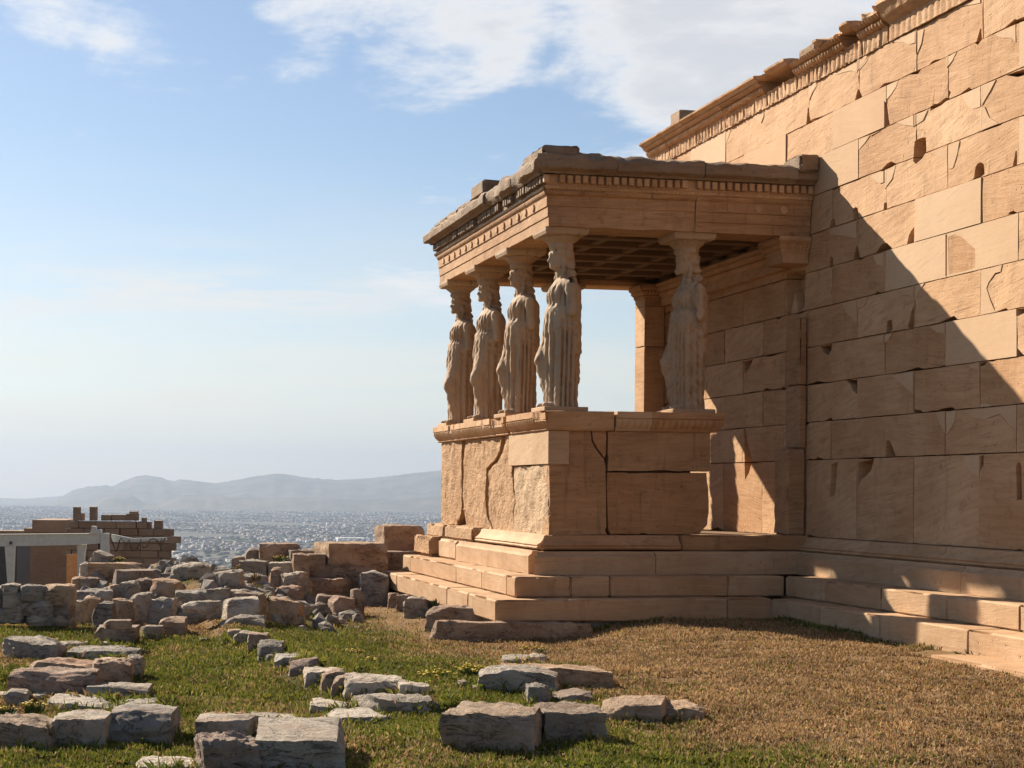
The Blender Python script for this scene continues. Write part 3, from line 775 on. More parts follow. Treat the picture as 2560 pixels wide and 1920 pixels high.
# entablature
ent = box('entablature', (PX + .1, .1, 5.37), (-.02, PY1 - .1, 5.66), 'weather', porch, 0)
ent['label'] = 'architrave with three bands, dentils and weathered cornice'
prof_arch = [(-.52, 4.912), (0, 4.912), (0, 5.04), (.012, 5.043), (.012, 5.17), (.026, 5.173), (.026, 5.30), (.045, 5.318), (.06, 5.345), (.06, 5.362), (-.52, 5.362)]
AX, AY = PX - .025, -.022
jy = [on_x(1040 + x / 4.254, 360 + y / 4.254, AX).y for x, y in ((1195, 800), (935, 900), (600, 1100))]
cs = [0.0] + jy + [PY1 + .03]
for i, (a, b) in enumerate(zip(cs, cs[1:])):
    molding('architrave_block', prof_arch, (AX, a + .002, 0), (AX, b - .002, 0), (-1, 0, 0), 'patina_shade', ent, .12, .006, 3., None, None, i * 7.)
jx = on_y(1500 + 875 / 3.687, 600, AY).x
def rage(t, j):
    n = .5 + fbm(Vector((t * 1.5, j * .12, 3)), 3)
    return (-.03 * n if 3 <= j <= 6 else (.012 * (n - .5)), (.05 * max(0, n - .45) if j == 1 else 0))
molding('architrave_block', prof_arch, (AX, AY, 0), (jx - .004, AY, 0), (0, -1, 0), 'patina_shade', ent, .1, .016, 3., None, rage, 50., 35, (1, 0))
molding('architrave_block', prof_arch, (jx + .004, AY, 0), (-.005, AY, 0), (0, -1, 0), 'patina_shade', ent, .12, .006, 3., None, None, 57.)
box('architrave_block', (PX + .5, PY1 - .45, 4.912), (-.02, PY1 + .02, 5.362), 'old', ent, .01)
# roundels on the upper band
def disc_mesh(r, d, ax):
    bm = bmesh.new()
    bmesh.ops.create_cone(bm, cap_ends=True, segments=20, radius1=r, radius2=r * .9, depth=d)
    rotm = Matrix.Rotation(math.radians(90), 3, 'X') if ax == 'y' else Matrix.Rotation(math.radians(-90), 3, 'Y')
    bmesh.ops.transform(bm, matrix=rotm.to_4x4(), verts=bm.verts)
    me = bpy.data.meshes.new('roundel'); bm.to_mesh(me); bm.free(); me.materials.append(MAT['old']); return me
dme = disc_mesh(.052, .016, 'y'); dms = disc_mesh(.052, .03, 'x')
for u in (1826, 1895, 1960):
    p = on_y(u, 530, AY - .03); o = link_mesh('roundel', dme, None, ent); o.location = (p.x, AY - .03, 5.238)
for k in range(15):
    o = link_mesh('roundel', dms, None, ent); o.location = (AX - .03, .55 + k * .345, 5.238)
# dentil course
prof_back = [(-.3, 5.364), (.05, 5.364), (.075, 5.38), (.085, 5.41), (.06, 5.42), (.06, 5.555), (-.3, 5.555)]
molding('dentil_band', prof_back, (AX, AY, 0), (0, AY, 0), (0, -1, 0), 'old', ent, .05, .005, 6., (.05, .012, 2, 3), None, 3., 30, (1, 0))
molding('dentil_band', prof_back, (AX, AY, 0), (AX, PY1 + .03, 0), (-1, 0, 0), 'weather', ent, .05, .008, 6., (.05, .012, 2, 3), None, 4., 30, (0, 1))
def dentil_mesh(ax):
    bm = bmesh.new(); bmesh.ops.create_cube(bm, size=1)
    s = (.069, .07, .10) if ax == 'y' else (.07, .069, .10)
    bmesh.ops.scale(bm, vec=s, verts=bm.verts)
    bmesh.ops.bevel(bm, geom=bm.edges[:], offset=.008, segments=1, affect='EDGES')
    me = bpy.data.meshes.new('dentil'); bm.to_mesh(me); bm.free(); me.materials.append(MAT['old' if ax == 'y' else 'weather']); return me
de, dw = dentil_mesh('y'), dentil_mesh('x')
k = 0; x = AX - .07
while x < -.05:
    if k not in (1, 19):
        o = link_mesh('dentil', de, None, ent); o.location = (x, AY - .088, 5.495 + R.uniform(-.004, .004))
    x += .102; k += 1
y = .02; k = 0
while y < PY1 + .1:
    if k not in (11, 12, 17, 18, 30, 31, 41):
        o = link_mesh('dentil', dw, None, ent); o.location = (AX - .088 + R.uniform(0, .015), y, 5.495 + R.uniform(-.004, .004))
    y += .102; k += 1
# cornice blocks
prof_cor = [(-.3, 5.557), (.13, 5.557), (.15, 5.585), (.22, 5.60), (.235, 5.615), (.24, 5.71), (.215, 5.735), (.10, 5.78), (-.3, 5.80)]
def ragt(s, top=.08, frnt=.05, thr=.1):
    def f(t, j):
        n = max(0, fbm(Vector((t * 2.6 + s, j * .07, 1)), 4) + .5 - thr)
        m = fbm(Vector((t * 4 + s, 2, j * .3)), 3)
        return (-n * frnt if 3 <= j <= 6 else 0, top * (m + .3) if j >= 6 else (frnt * .3 * m if j == 2 else 0))
    return f
ex = [AX, -2.72, -1.55, -.28, -.0]
for i, (a, b) in enumerate(zip(ex, ex[1:])):
    molding('cornice_block', prof_cor, (a + .002, AY, 0), (b - .003, AY, 0), (0, -1, 0), 'weather', ent, .05, .014, 5., None, ragt(i * 5., .08 if i else .12, .05, .25), i * 9., 35, (1 if i == 0 else 0, 0))
worn_box('cornice_block', (-.28, AY - .27, 5.70), (-.003, .2, 5.93), 'weather', ent, .06, .02, 6, .03, .07, 21)
sy = [AY, 1.1, 2.3, 3.1, 4.6, PY1 + .03]
for i, (a, b) in enumerate(zip(sy, sy[1:])):
    broken = i in (0, 1)
    molding('cornice_block', prof_cor, (AX, a + .002, 0), (AX, b - .003, 0), (-1, 0, 0), 'weather', ent, .05, .026 if broken else .012, 10. if broken else 5., None,
            ragt(i * 5. + 40, .11 if broken else .05, .14 if broken else .03, .2 if broken else .4), i * 9. + 7, 35, (0, 1 if i == 4 else 0))
worn_box('cornice_block', (AX - .13, -.17, 5.72), (AX + .35, .75, 5.91), 'weather', ent, .05, .03, 8, .03, .10, 22)
worn_box('cornice_block', (AX - .10, .80, 5.72), (AX + .35, 2.2, 5.83), 'weather', ent, .05, .035, 8, .03, .10, 23)
worn_box('cornice_block', (AX - .2, 2.42, 5.775), (AX + .3, 3.05, 5.97), 'weather', ent, .08, .012, 5, .02, .04, 24)
for a, b, h in ((3.25, 4.0, .055), (4.1, 4.7, .05), (4.75, 5.5, .045)):
    worn_box('roof_tile_edge', (AX - .16, a, 5.765), (AX + .3, b, 5.80 + h), 'weather', ent, .06, .03, 6, .02, .05, a)
box('roof_slab', (AX + .28, .27, 5.662), (-.005, PY1 - .05, 5.82), 'weather', ent, .02)
# coffered ceiling
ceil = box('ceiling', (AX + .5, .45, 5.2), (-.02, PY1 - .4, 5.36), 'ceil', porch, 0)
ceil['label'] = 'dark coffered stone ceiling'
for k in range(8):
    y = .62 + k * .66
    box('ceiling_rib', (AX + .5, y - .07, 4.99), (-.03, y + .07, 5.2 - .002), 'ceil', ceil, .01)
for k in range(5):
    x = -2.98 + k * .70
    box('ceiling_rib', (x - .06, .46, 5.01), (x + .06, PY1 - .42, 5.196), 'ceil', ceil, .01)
# wall pilasters that carry the inner ends of the architraves
prof_ec = [(-.05, 4.56), (.10, 4.56), (.105, 4.70), (.13, 4.72), (.15, 4.76), (.13, 4.775), (.17, 4.80), (.19, 4.84), (.17, 4.85), (.20, 4.905), (-.05, 4.905)]
molding('wall_crown_moulding', prof_ec, (0, .56, 0), (0, 4.85, 0), (-1, 0, 0), 'old', ent, .08, .006, 6., (.07, .012, 4, 8), None, 8., 30)
def anta_cap(y0, y1, x0):
    pr = [(-.3, 4.57), (.0, 4.57), (.0, 4.68), (.012, 4.70), (.03, 4.73), (.02, 4.745), (.05, 4.775), (.065, 4.80), (.05, 4.81), (.085, 4.85), (.085, 4.905), (-.3, 4.905)]
    molding('pilaster_capital', pr, (x0, y0, 0), (0, y0, 0), (0, -1, 0), 'old', ent, .03, .004, 6., (.055, .014, 3, 8), None, y0, 30, (1, 0))
    molding('pilaster_capital', pr, (x0, y0 + .001, 0), (x0, y1, 0), (-1, 0, 0), 'old', ent, .03, .004, 6., (.055, .014, 3, 8), None, y0 + 3, 30, (0, 1))
    box('pilaster_capital', (x0 + .02, y0 + .02, 4.575), (.0, y1 + .03, 4.9), 'old', ent, 0)
anta_cap(.03, .50, -.36)
anta_cap(4.95, 5.38, -.34)
worn_box('pilaster', (-.34, 4.95, 3.92), (.0, 5.38, 4.565), 'old', porch, .12, .006, 4, .01, .02, 31)
worn_box('pilaster', (-.34, 4.95, 1.0), (.0, 5.38, 3.91), 'old', porch, .14, .006, 4, .012, .02, 32)
worn_box('pilaster', (-.27, .03, 1.012), (-.012, .42, 2.15), 'patina_shade', porch, .06, .02, 6, .025, .08, 33)
worn_box('pilaster', (-.10, .03, 2.16), (-.008, .44, 2.98), 'patina_shade', porch, .08, .008, 5, .012, .04, 34)
worn_box('pilaster', (-.10, .03, 2.99), (-.008, .44, 3.86), 'patina_shade', porch, .08, .010, 5, .012, .07, 35)

# ---------------------------------------------------------------- the statues
def surface_nets(F, org, h):
    nx, ny, nz = F.shape
    ins = F < 0
    c = np.zeros((nx - 1, ny - 1, nz - 1), bool)
    cnt = np.zeros((nx - 1, ny - 1, nz - 1), np.int32)
    acc = np.zeros((nx - 1, ny - 1, nz - 1, 3), np.float32)
    offs = [(i, j, k) for i in (0, 1) for j in (0, 1) for k in (0, 1)]
    def sub(A, o): return A[o[0]:o[0] + nx - 1, o[1]:o[1] + ny - 1, o[2]:o[2] + nz - 1]
    for a in offs:
        for ax in range(3):
            if a[ax]: continue
            b = list(a); b[ax] = 1
            fa, fb = sub(F, a), sub(F, b)
            x = (fa < 0) != (fb < 0)
            t = np.where(x, fa / np.where(x, fa - fb, 1), 0)
            for d in range(3):
                acc[..., d] += np.where(x, a[d] + (t if d == ax else 0), 0)
            cnt += x
    act = cnt > 0
    idx = -np.ones(act.shape, np.int64); idx[act] = np.arange(act.sum())
    ijk = np.argwhere(act)
    V = (ijk + acc[act] / cnt[act][:, None]) * h + np.array(org)
    quads = []
    for ax in range(3):
        o1, o2 = [d for d in range(3) if d != ax]
        sl = [slice(None)] * 3; s2 = [slice(None)] * 3
        sl[ax] = slice(0, -1); s2[ax] = slice(1, None)
        x = ins[tuple(sl)] != ins[tuple(s2)]
        q = np.argwhere(x)
        m = (q[:, o1] > 0) & (q[:, o2] > 0) & (q[:, o1] < F.shape[o1] - 1) & (q[:, o2] < F.shape[o2] - 1)
        q = q[m]
        def cell(d1, d2):
            r = q.copy(); r[:, o1] += d1; r[:, o2] += d2
            return idx[r[:, 0], r[:, 1], r[:, 2]]
        Q = np.stack([cell(-1, -1), cell(0, -1), cell(0, 0), cell(-1, 0)], 1)
        flip = ins[tuple(q.T)] ^ (ax == 1)
        Q[flip] = Q[flip][:, ::-1]
        quads.append(Q)
    return V, np.concatenate(quads)

def caryatid(seed, side, worn):
    h = .0105
    xs = np.arange(-.42, .42, h); ys = np.arange(-.42, .42, h); zs = np.arange(-.03, 2.23, h)
    X, Y, Z = np.meshgrid(xs, ys, zs, indexing='ij')
    X = X.astype(np.float32); Y = Y.astype(np.float32); Z = Z.astype(np.float32)
    rs = np.random.RandomState(seed)
    def smin(a, b, k):
        hh = np.clip(.5 + .5 * (b - a) / k, 0, 1); return b + (a - b) * hh - k * hh * (1 - hh)
    def smax(a, b, k): return -smin(-a, -b, k)
    def ell(c, r):
        p = np.sqrt(((X - c[0]) / r[0]) ** 2 + ((Y - c[1]) / r[1]) ** 2 + ((Z - c[2]) / r[2]) ** 2)
        return (p - 1) * min(r)
    def cap(a, b, ra, rb, sy=1.):
        a, b = np.array(a, float), np.array(b, float); d = b - a
        px, py, pz = X - a[0], (Y - a[1]), Z - a[2]
        t = np.clip((px * d[0] + py * d[1] + pz * d[2]) / (d @ d), 0, 1)
        return np.sqrt((px - t * d[0]) ** 2 + ((py - t * d[1]) / sy) ** 2 + (pz - t * d[2]) ** 2) - (ra + (rb - ra) * t)
    def st(a, b, x):
        t = np.clip((x - a) / (b - a), 0, 1); return t * t * (3 - 2 * t)
    def column(zk, cx, cy, rx, ry):
        c_x = np.interp(zs, zk, cx)[None, None]; c_y = np.interp(zs, zk, cy)[None, None]
        r_x = np.interp(zs, zk, rx)[None, None]; r_y = np.interp(zs, zk, ry)[None, None]
        p = np.sqrt(((X - c_x) / r_x) ** 2 + ((Y - c_y) / r_y) ** 2)
        return (p - 1) * np.minimum(r_x, r_y)
    s = side
    TH = np.arctan2(Y, -(X - .02))                    # 0 in front, +-pi behind
    # skirt
    zk = [-.1, 0, .1, .35, .65, .95, 1.2, 1.3]
    skirt = column(zk, [.02, .02, .02, .02, .01, .01, .02, .02], [0] * 8, [.205, .20, .19, .195, .205, .205, .19, .18], [.27, .265, .255, .255, .26, .265, .25, .22])
    skirt = smax(skirt, Z - 1.28, .05)
    ph = 1.2 * np.sin(3.1 * TH + seed) + .5 * np.sin(7 * TH + 2 * seed)
    flute = np.abs(np.sin(8.5 * TH + ph + .4 * np.sin(Z * 3 + seed))) ** .8
    flute = flute * (.75 + .25 * np.abs(np.sin(17 * TH + 2 * ph)) ** .8)
    knee_m = np.exp(-(((Y - s * .10) / .12) ** 2)) * st(.12, -.1, X) * st(.05, .3, Z)
    amp = .055 * (1 - .85 * knee_m) * (1 - .3 * worn) * st(1.25, 1.0, Z)
    skirt = skirt + amp * (1 - flute) - .019
    # bent leg pressing through the cloth
    leg = smin(cap((-.03, s * .10, 1.02), (-.195, s * .115, .62), .12, .094), cap((-.195, s * .115, .62), (-.075, s * .125, .05), .096, .075), .05)
    leg = leg + .006 * np.sin(Z * 38 + 6 * Y + seed) * st(.75, .5, Z)
    body = smin(skirt, leg, .055)
    foot = cap((-.10, s * .12, .03), (-.23, s * .14, .022), .05, .036)
    foot2 = cap((-.1, -s * .12, .03), (-.235, -s * .13, .022), .05, .036)
    body = smin(body, smin(foot, foot2, .01), .02)
    # torso
    torso = column([.9, 1.1, 1.22, 1.32, 1.45, 1.56, 1.63, 1.70], [.02, .02, .025, .03, .035, .04, .045, .045], [0] * 8, [.20, .19, .178, .17, .168, .148, .11, .03], [.255, .245, .232, .225, .23, .235, .19, .08])
    torso = smax(smax(torso, .95 - Z, .05), Z - 1.70, .06)
    br = smin(ell((-.088, .08, 1.45), (.066, .085, .085)), ell((-.088, -.08, 1.45), (.066, .085, .085)), .05)
    torso = smin(torso, br, .07)
    sh = cap((.04, -.21, 1.575), (.04, .21, 1.575), .078, .078)
    torso = smin(torso, sh, .07)
    tf = np.sin(26 * Y + 10 * (Z - 1.3) * np.sign(Y) * 0 + 2.2 * np.sin(Z * 7 + seed) + seed) * np.sin(9 * Z + 3 * Y)
    vfold = np.abs(np.sin(8.5 * TH + ph * .8 + .5 * np.sin(Z * 5 + seed)))
    torso = torso + (.022 * (1 - vfold ** .8) - .004 + .006 * tf) * (1 - .3 * worn) * st(1.62, 1.5, Z)
    body = smin(body, torso, .03)
    # arms, broken below the elbow
    for sg in (-1, 1):
        e = rs.uniform(1.05, 1.2)
        arm = cap((.045, sg * .272, 1.55), (.06, sg * .302, 1.20), .074, .060)
        arm = smax(arm, e - Z + .25 * (X - .03) + .08 * np.sin(25 * Y), .012)
        body = smin(body, arm, .014)
    # overfold of the peplos with its pouch above the belt
    hem = .98 - .05 * np.cos(2 * TH) - .22 * st(1.3, 2.6, np.abs(TH)) + .018 * np.sin(9 * TH + seed)
    pouch = column([.6, .8, 1.0, 1.14, 1.22, 1.30], [.03, .03, .025, .02, .02, .02], [0] * 6, [.236, .236, .232, .214, .196, .172], [.29, .29, .285, .268, .25, .226])
    swag = np.sin(58 * (Z + .16 * np.cos(1.3 * (np.abs(TH) - 1.7)) ) + seed)
    near = np.exp(-((np.abs(TH) - 1.75) / .75) ** 2)
    pf = np.abs(np.sin(8.5 * TH + ph * .8)) ** .8
    pouch = pouch + .036 * (1 - pf) * (1 - near * .6) + .024 * near * (swag * .5 + .5) - .006
    pouch = smax(smax(pouch, hem - Z, .012), Z - 1.33, .05)
    body = smin(body, pouch, .03)
    # mantle down the back
    back = smax(column([.5, 1.0, 1.5, 1.65], [.09, .085, .08, .065], [0] * 4, [.165, .18, .185, .13], [.24, .26, .27, .2]), -(X - .1), .03)
    back = back + .018 * (1 - np.abs(np.sin(15 * Y / .26 + seed)) ** .8)
    back = smax(smax(back, (.66 + .1 * np.abs(Y) - Z), .015), Z - 1.6, .04)
    body = smin(body, back, .03)
    # neck, head and hair
    neck = cap((.03, 0, 1.60), (.0, 0, 1.84), .078, .068)
    head = ell((-.012, 0, 1.925), (.128, .103, .158))
    jaw = ell((-.062, 0, 1.835), (.075, .068, .062))
    head = smin(head, jaw, .04)
    head = smin(head, ell((-.118, 0, 1.795), (.026, .03, .022)), .03)
    if not worn:
        nose = cap((-.128, 0, 1.945), (-.158, 0, 1.885), .012, .020)
        head = smin(head, nose, .018)
        head = smin(head, ell((-.126, 0, 1.845), (.018, .03, .014)), .012)
        for sg in (-1, 1):
            head = smax(head, -ell((-.135, sg * .042, 1.925), (.022, .026, .015)), .012)
            head = smin(head, ell((-.106, sg * .045, 1.924), (.018, .02, .011)), .006)
    else:
        head = smin(head, ell((-.128, 0, 1.90), (.022, .025, .05)), .02)
    hair = ell((.028, 0, 1.955), (.138, .125, .135))
    hair = smax(hair, -(X + .055) + .35 * (Z - 1.95) * -1, .03)
    hair = hair + .011 * np.sin(60 * (Z + .4 * X)) * (1 - worn * .6)
    fringe = np.sqrt((np.sqrt((X + .0) ** 2 + (Y * 1.12) ** 2) - .118) ** 2 + ((Z - 2.0 - .2 * X) * .8) ** 2) - .032
    fringe = fringe + .006 * np.sin(16 * TH)
    hair = smin(hair, fringe, .02)
    mane = smin(cap((.085, 0, 1.93), (.115, 0, 1.70), .082, .078, 1.25), cap((.115, 0, 1.70), (.165, 0, 1.42), .078, .055, 1.5), .03)
    mane = mane + .014 * np.sin(42 * Y + 8 * np.sin(9 * Z))
    hair = smin(hair, mane, .03)
    for sg in (-1, 1):
        hair = smin(hair, cap((.02, sg * .095, 1.87), (-.03, sg * .135, 1.60), .030, .026) + .006 * np.sin(Z * 85), .012)
    body = smin(body, neck, .03)
    body = smin(body, head, .02)
    body = smin(body, hair, .010)
    # cushion and bowl of the capital
    r = np.interp(zs, [2.0, 2.05, 2.075, 2.09, 2.12, 2.16, 2.185, 2.20], [.12, .155, .16, .15, .175, .225, .248, .25])[None, None]
    rr = np.sqrt(X ** 2 + Y ** 2)
    egg = .016 * (1 - np.abs(np.sin(11 * np.arctan2(Y, X))) ** .7) * st(2.09, 2.11, Z)
    capt = smax(smax(rr - r + egg, 2.02 - Z, .01), Z - 2.195, .006)
    body = smin(body, capt, .012)
    # weathering
    er = .006 * np.sin(31 * X + 17 * Y + seed) * np.sin(23 * Z + 13 * X) + .004 * np.sin(61 * X - 47 * Y) * np.sin(53 * Z + seed)
    body = body + er * (1.6 if worn else .8)
    body = smax(body, -Z - .005, .004)
    if worn == 0 and seed == 5:
        pass
    V, Q = surface_nets(body.astype(np.float32), (xs[0], ys[0], zs[0]), h)
    me = bpy.data.meshes.new('figure')
    me.from_pydata(V.tolist(), [], Q.tolist())
    bm = bmesh.new(); bm.from_mesh(me)
    bmesh.ops.recalc_face_normals(bm, faces=bm.faces)
    bmesh.ops.smooth_vert(bm, verts=bm.verts, factor=.2, use_axis_x=True, use_axis_y=True, use_axis_z=True)
    bm.to_mesh(me); bm.free()
    me.materials.append(MAT['statue']); me.shade_smooth()
    return me
fig = {'a': caryatid(3, -1, 0), 'b': caryatid(5, 1, 0), 'c': caryatid(9, 1, 1)}
def abacus_mesh():
    bm = bmesh.new()
    pr = [(.255, 2.19), (.275, 2.20), (.285, 2.225), (.29, 2.235), (.29, 2.283)]
    vs = [[bm.verts.new((sx * r, sy * r, z)) for sx, sy in ((-1, -1), (1, -1), (1, 1), (-1, 1))] for r, z in pr]
    for A, B in zip(vs, vs[1:]):
        for i in range(4): bm.faces.new((A[i], A[(i + 1) % 4], B[(i + 1) % 4], B[i]))
    bm.faces.new(vs[0][::-1]); bm.faces.new(vs[-1])
    bmesh.ops.bevel(bm, geom=[e for e in bm.edges if abs(e.verts[0].co.z - e.verts[1].co.z) > .005], offset=.012, segments=1, affect='EDGES')
    bmesh.ops.recalc_face_normals(bm, faces=bm.faces)
    me = bpy.data.meshes.new('abacus'); bm.to_mesh(me); bm.free(); me.materials.append(MAT['statue']); return me
abm = abacus_mesh()
SZ = 2.637
STAT = [(-3.285, .31, 'b', 'draped woman statue at the sunlit podium corner, square socket hole in her back'),
        (-3.285, 2.09, 'b', 'draped woman statue with swagged hip folds, on the podium beside the corner statue'),
        (-3.285, 3.78, 'a', 'draped woman statue second along the podium front from its west end'),
        (-3.285, 5.43, 'a', 'draped woman statue at the west end of the podium front'),
        (-1.565, .31, 'c', 'badly weathered draped woman statue on the shaded podium side near the tall wall'),
        (-1.565, 5.40, 'c', 'weathered draped woman statue on the west side of the podium behind the front row')]
for i, (x, y, kind, lab) in enumerate(STAT):
    t = thing('caryatid_statue', (x, y, SZ - .055), lab, 'statue', 'statues of draped women carrying the porch roof')
    me = fig[kind]
    o = link_mesh('figure', me, None, t); o.location = (x, y, SZ)
    if i == 0:
        q = on_y(1040 + 1640 / 4.254, 360 + 1455 / 4.254, y - .2)
        cb = EASTC = Plane((0, y - .36, 0), (1, 0, 0), (0, -1, 0))
        me2 = me.copy(); o.data = me2
        poly = [(q.x - .05 - x, q.z - .045 - SZ), (q.x + .045 - x, q.z - .045 - SZ), (q.x + .045 - x, q.z + .045 - SZ), (q.x - .05 - x, q.z + .045 - SZ)]
        cut_pl = Plane((x, y - .02, SZ), (1, 0, 0), (0, -1, 0))
        try: cut(o, [(cut_pl, poly, .12, .4)])
        except Exception as e: print(e)
        o.data.shade_smooth()
    rz = R.uniform(-.06, .06)
    o.rotation_euler.z = rz if i else 0
    a = link_mesh('abacus', abm, None, t); a.location = (x, y, SZ)
    p = worn_box('plinth', (x - .29, y - .29, SZ - .054), (x + .29, y + .29, SZ + .004), 'step', t, .15, .004, 5, .008, .02, i * 2.)

# ---------------------------------------------------------------- loose stones
def rock_mesh(w, d, h, seed, rnd=.22, cuts=9, rough=.05, planes=5, top=0., shear=0., flat=False):
    """a weathered block w x d x h standing on z = 0"""
    rr = random.Random(seed)
    bm = bmesh.new(); bmesh.ops.create_cube(bm, size=2)
    bmesh.ops.subdivide_edges(bm, edges=bm.edges[:], cuts=cuts, use_grid_fill=True)
    pl = []
    for _ in range(planes):
        n = Vector([rr.choice((-1, 1)) * rr.uniform(.35, 1) for _ in range(2)] + [rr.choice((.05, .4, .8, 1))])
        if rr.random() < .4: n[rr.randrange(2)] *= .15
        n.normalize()
        pl.append((n, (abs(n.x) + abs(n.y) + abs(n.z)) * rr.uniform(.66, .92)))
    hw = Vector((w / 2, d / 2, h / 2)); so = Vector((seed * 1.37 % 50, seed * 2.11 % 50, seed * .73 % 50))
    sc = (w * d * h) ** (1 / 3)
    for v in bm.verts:
        p = v.co.copy()
        sph = p.normalized() * 1.22
        p = p.lerp(sph, rnd)
        for n, o in pl:
            k = p.dot(n) - o
            if k > 0: p -= n * k
        q = Vector((p.x * hw.x, p.y * hw.y, p.z * hw.z))
        nv = q * (2.6 / sc) + so
        nrm = Vector((p.x / hw.x, p.y / hw.y, p.z / hw.z)).normalized()
        f = fbm(nv, 6) + .5 * (abs(mnoise.noise(nv * 2.4)) - .25) + .4 * mnoise.noise(nv * .5) - .5 * max(0, mnoise.noise(nv * 5.3) - .25)
        q += nrm * f * rough * sc * 2.1
        lay = mnoise.noise(Vector((0, 0, q.z / max(h, .05) * 5 + seed)))          # bedding ledges
        q.x += math.copysign(1, p.x) * lay * .022 * sc; q.y += math.copysign(1, p.y) * lay * .022 * sc
        q.z += top * q.x + shear * q.y
        q.z += h / 2
        v.co = q
    me = bpy.data.meshes.new('stone'); bmesh.ops.recalc_face_normals(bm, faces=bm.faces); bm.to_mesh(me); bm.free()
    me.shade_smooth(); me.set_sharp_from_angle(angle=math.radians(38))
    return me
N_ST = [0]
FEET = []          # footprints of stones that stand in the turf
def stone(box4, label, mat='lime', dr=.8, depth=None, sink=.06, rot=0., rnd=.2, rough=.045, planes=5, name='stone_block', cat='stone', group=None, top=0., cuts=None, shear=0.):
    """box4: the stone's rectangle in the photo; it stands on the ground there, or at the given distance on other stones"""
    u0, v0, u1, v1 = box4
    um = (u0 + u1) / 2
    base = on_ground(um, min(v1, 1990)) if depth is None else at_depth(um, v1, depth)
    dep = (base - CAM).dot(fw)
    w = (u1 - u0) / FOC * dep
    dr *= 1.75 if depth is None else 1.35
    D = w * dr
    hpx = v1 - v0
    h = .1
    for _ in range(12):    # height such that front and top face together fill the rectangle
        zt = base.z + h
        tot = FOC * ((CAM.z - base.z) / dep - (CAM.z - zt) / (dep + D * .85))
        h = max(.02, h + (hpx - tot) / FOC * dep * .8)
    N_ST[0] += 1
    sd_ = N_ST[0] * 17.3 + um
    if depth is not None and rot == 0: rot = math.sin(sd_) * .28
    if top == 0 and rnd > .15: top = math.sin(sd_ * 1.7) * .09
    big = (u1 - u0) > 90
    c = cuts or (20 if big else 11 if (u1 - u0) > 45 else 7)
    me = rock_mesh(w * 1.03, D, h + sink, sd_, rnd, c, rough, planes, top, shear)
    me.materials.append(MAT[mat])
    o = bpy.data.objects.new(name, me); COL.objects.link(o)
    ctr = base + Vector((fw.x, fw.y, 0)) * (D * .5)
    o.location = (ctr.x, ctr.y, base.z - sink)
    o.rotation_euler.z = -YAW + rot
    tag(o, label, cat, group, 'thing')
    if depth is None: FEET.append((ctr.x, ctr.y, w * .5, D * .5, -YAW + rot))
    return o

S_ = stone
# slabs and blocks in the grass near the viewer
S_((632, 1800, 855, 1945), 'large flat-topped grey limestone block with a straight front edge, beside the rough pink rock', 'lime', 1.05, rnd=.05, rough=.02, planes=1, rot=.04)
S_((492, 1832, 634, 1950), 'rough pink rock with deeply furrowed face against the flat-topped grey block', 'pinklime', .6, rnd=.22, rough=.09, planes=6, rot=.2)
S_((487, 1786, 632, 1864), 'low grey slab with a groove, behind the furrowed pink rock', 'lime', .55, rnd=.08, rough=.03, planes=3, sink=.1)
S_((503, 1780, 611, 1806), 'thin pinkish flat slab at the back of the grooved grey slab', 'pinklime', .35, rnd=.2, rough=.03)
S_((623, 1784, 754, 1814), 'thin flat grey slab at the back of the flat-topped grey block', 'lime', .35, rnd=.2, rough=.03)
S_((335, 1888, 492, 1940), 'low domed pale rock sunk in the grass near the furrowed pink rock', 'palelime', .7, rnd=.6, rough=.04)
S_((774, 1751, 882, 1790), 'flat pale slab pitted with small holes, lying in the grass', 'palelime', .8, rnd=.3, rough=.03, sink=.1)
S_((820, 1772, 962, 1816), 'flat pale slab lying along the grass between the pitted slab and the kerb stones', 'palelime', .7, rnd=.25, rough=.035, sink=.1, rot=.3)
S_((900, 1733, 1086, 1790), 'long low grey rock ridge rising out of the lawn toward the kerb stones', 'lime', .5, rnd=.3, rough=.05, sink=.1, rot=.45)
S_((1049, 1762, 1122, 1780), 'small sunken flat stone at the end of the low rock ridge', 'lime', .7, rnd=.3, sink=.08)
# kerb stones
KG = 'kerb stones in a curved row across the lawn'
for b, lab, mt, kw in [
 ((998, 1703, 1087, 1750), 'wedge-shaped pale kerb stone ending the curved row at its near end', 'palelime', dict(top=-.12)),
 ((862, 1684, 1004, 1747), 'widest kerb stone of the curved row, pale and cracked down the middle', 'palelime', dict(rnd=.18)),
 ((829, 1686, 890, 1743), 'narrow brownish kerb stone beside the widest one', 'brownlime', dict(rnd=.2)),
 ((802, 1673, 863, 1737), 'tilted smooth kerb stone with a rounded edge, leaning between its neighbours', 'pinklime', dict(top=.25, rnd=.3)),
 ((750, 1667, 843, 1708), 'square kerb stone with a pitted light face', 'palelime', dict(rnd=.08)),
 ((725, 1645, 794, 1684), 'pinkish wedge kerb stone with a sloping top', 'pinklime', dict(top=.2)),
 ((685, 1633, 760, 1667), 'flat-topped kerb stone with grass growing over its back', 'palelime', dict()),
 ((664, 1635, 688, 1660), 'smallest kerb stone, squeezed between two bigger ones', 'lime', dict()),
 ((646, 1599, 706, 1648), 'kerb stone with yellow flowers growing on it', 'lime', dict()),
 ((619, 1581, 676, 1622), 'pinkish kerb stone behind the flowering one', 'pinklime', dict()),
 ((585, 1577, 638, 1611), 'tall grey kerb stone near the far end of the row', 'lime', dict()),
 ((568, 1571, 603, 1599), 'kerb stone at the far end of the row below the rubble bank', 'brownlime', dict())]:
    S_(b, lab, mt, .75, group=KG, name='kerb_stone', sink=.12, **kw)
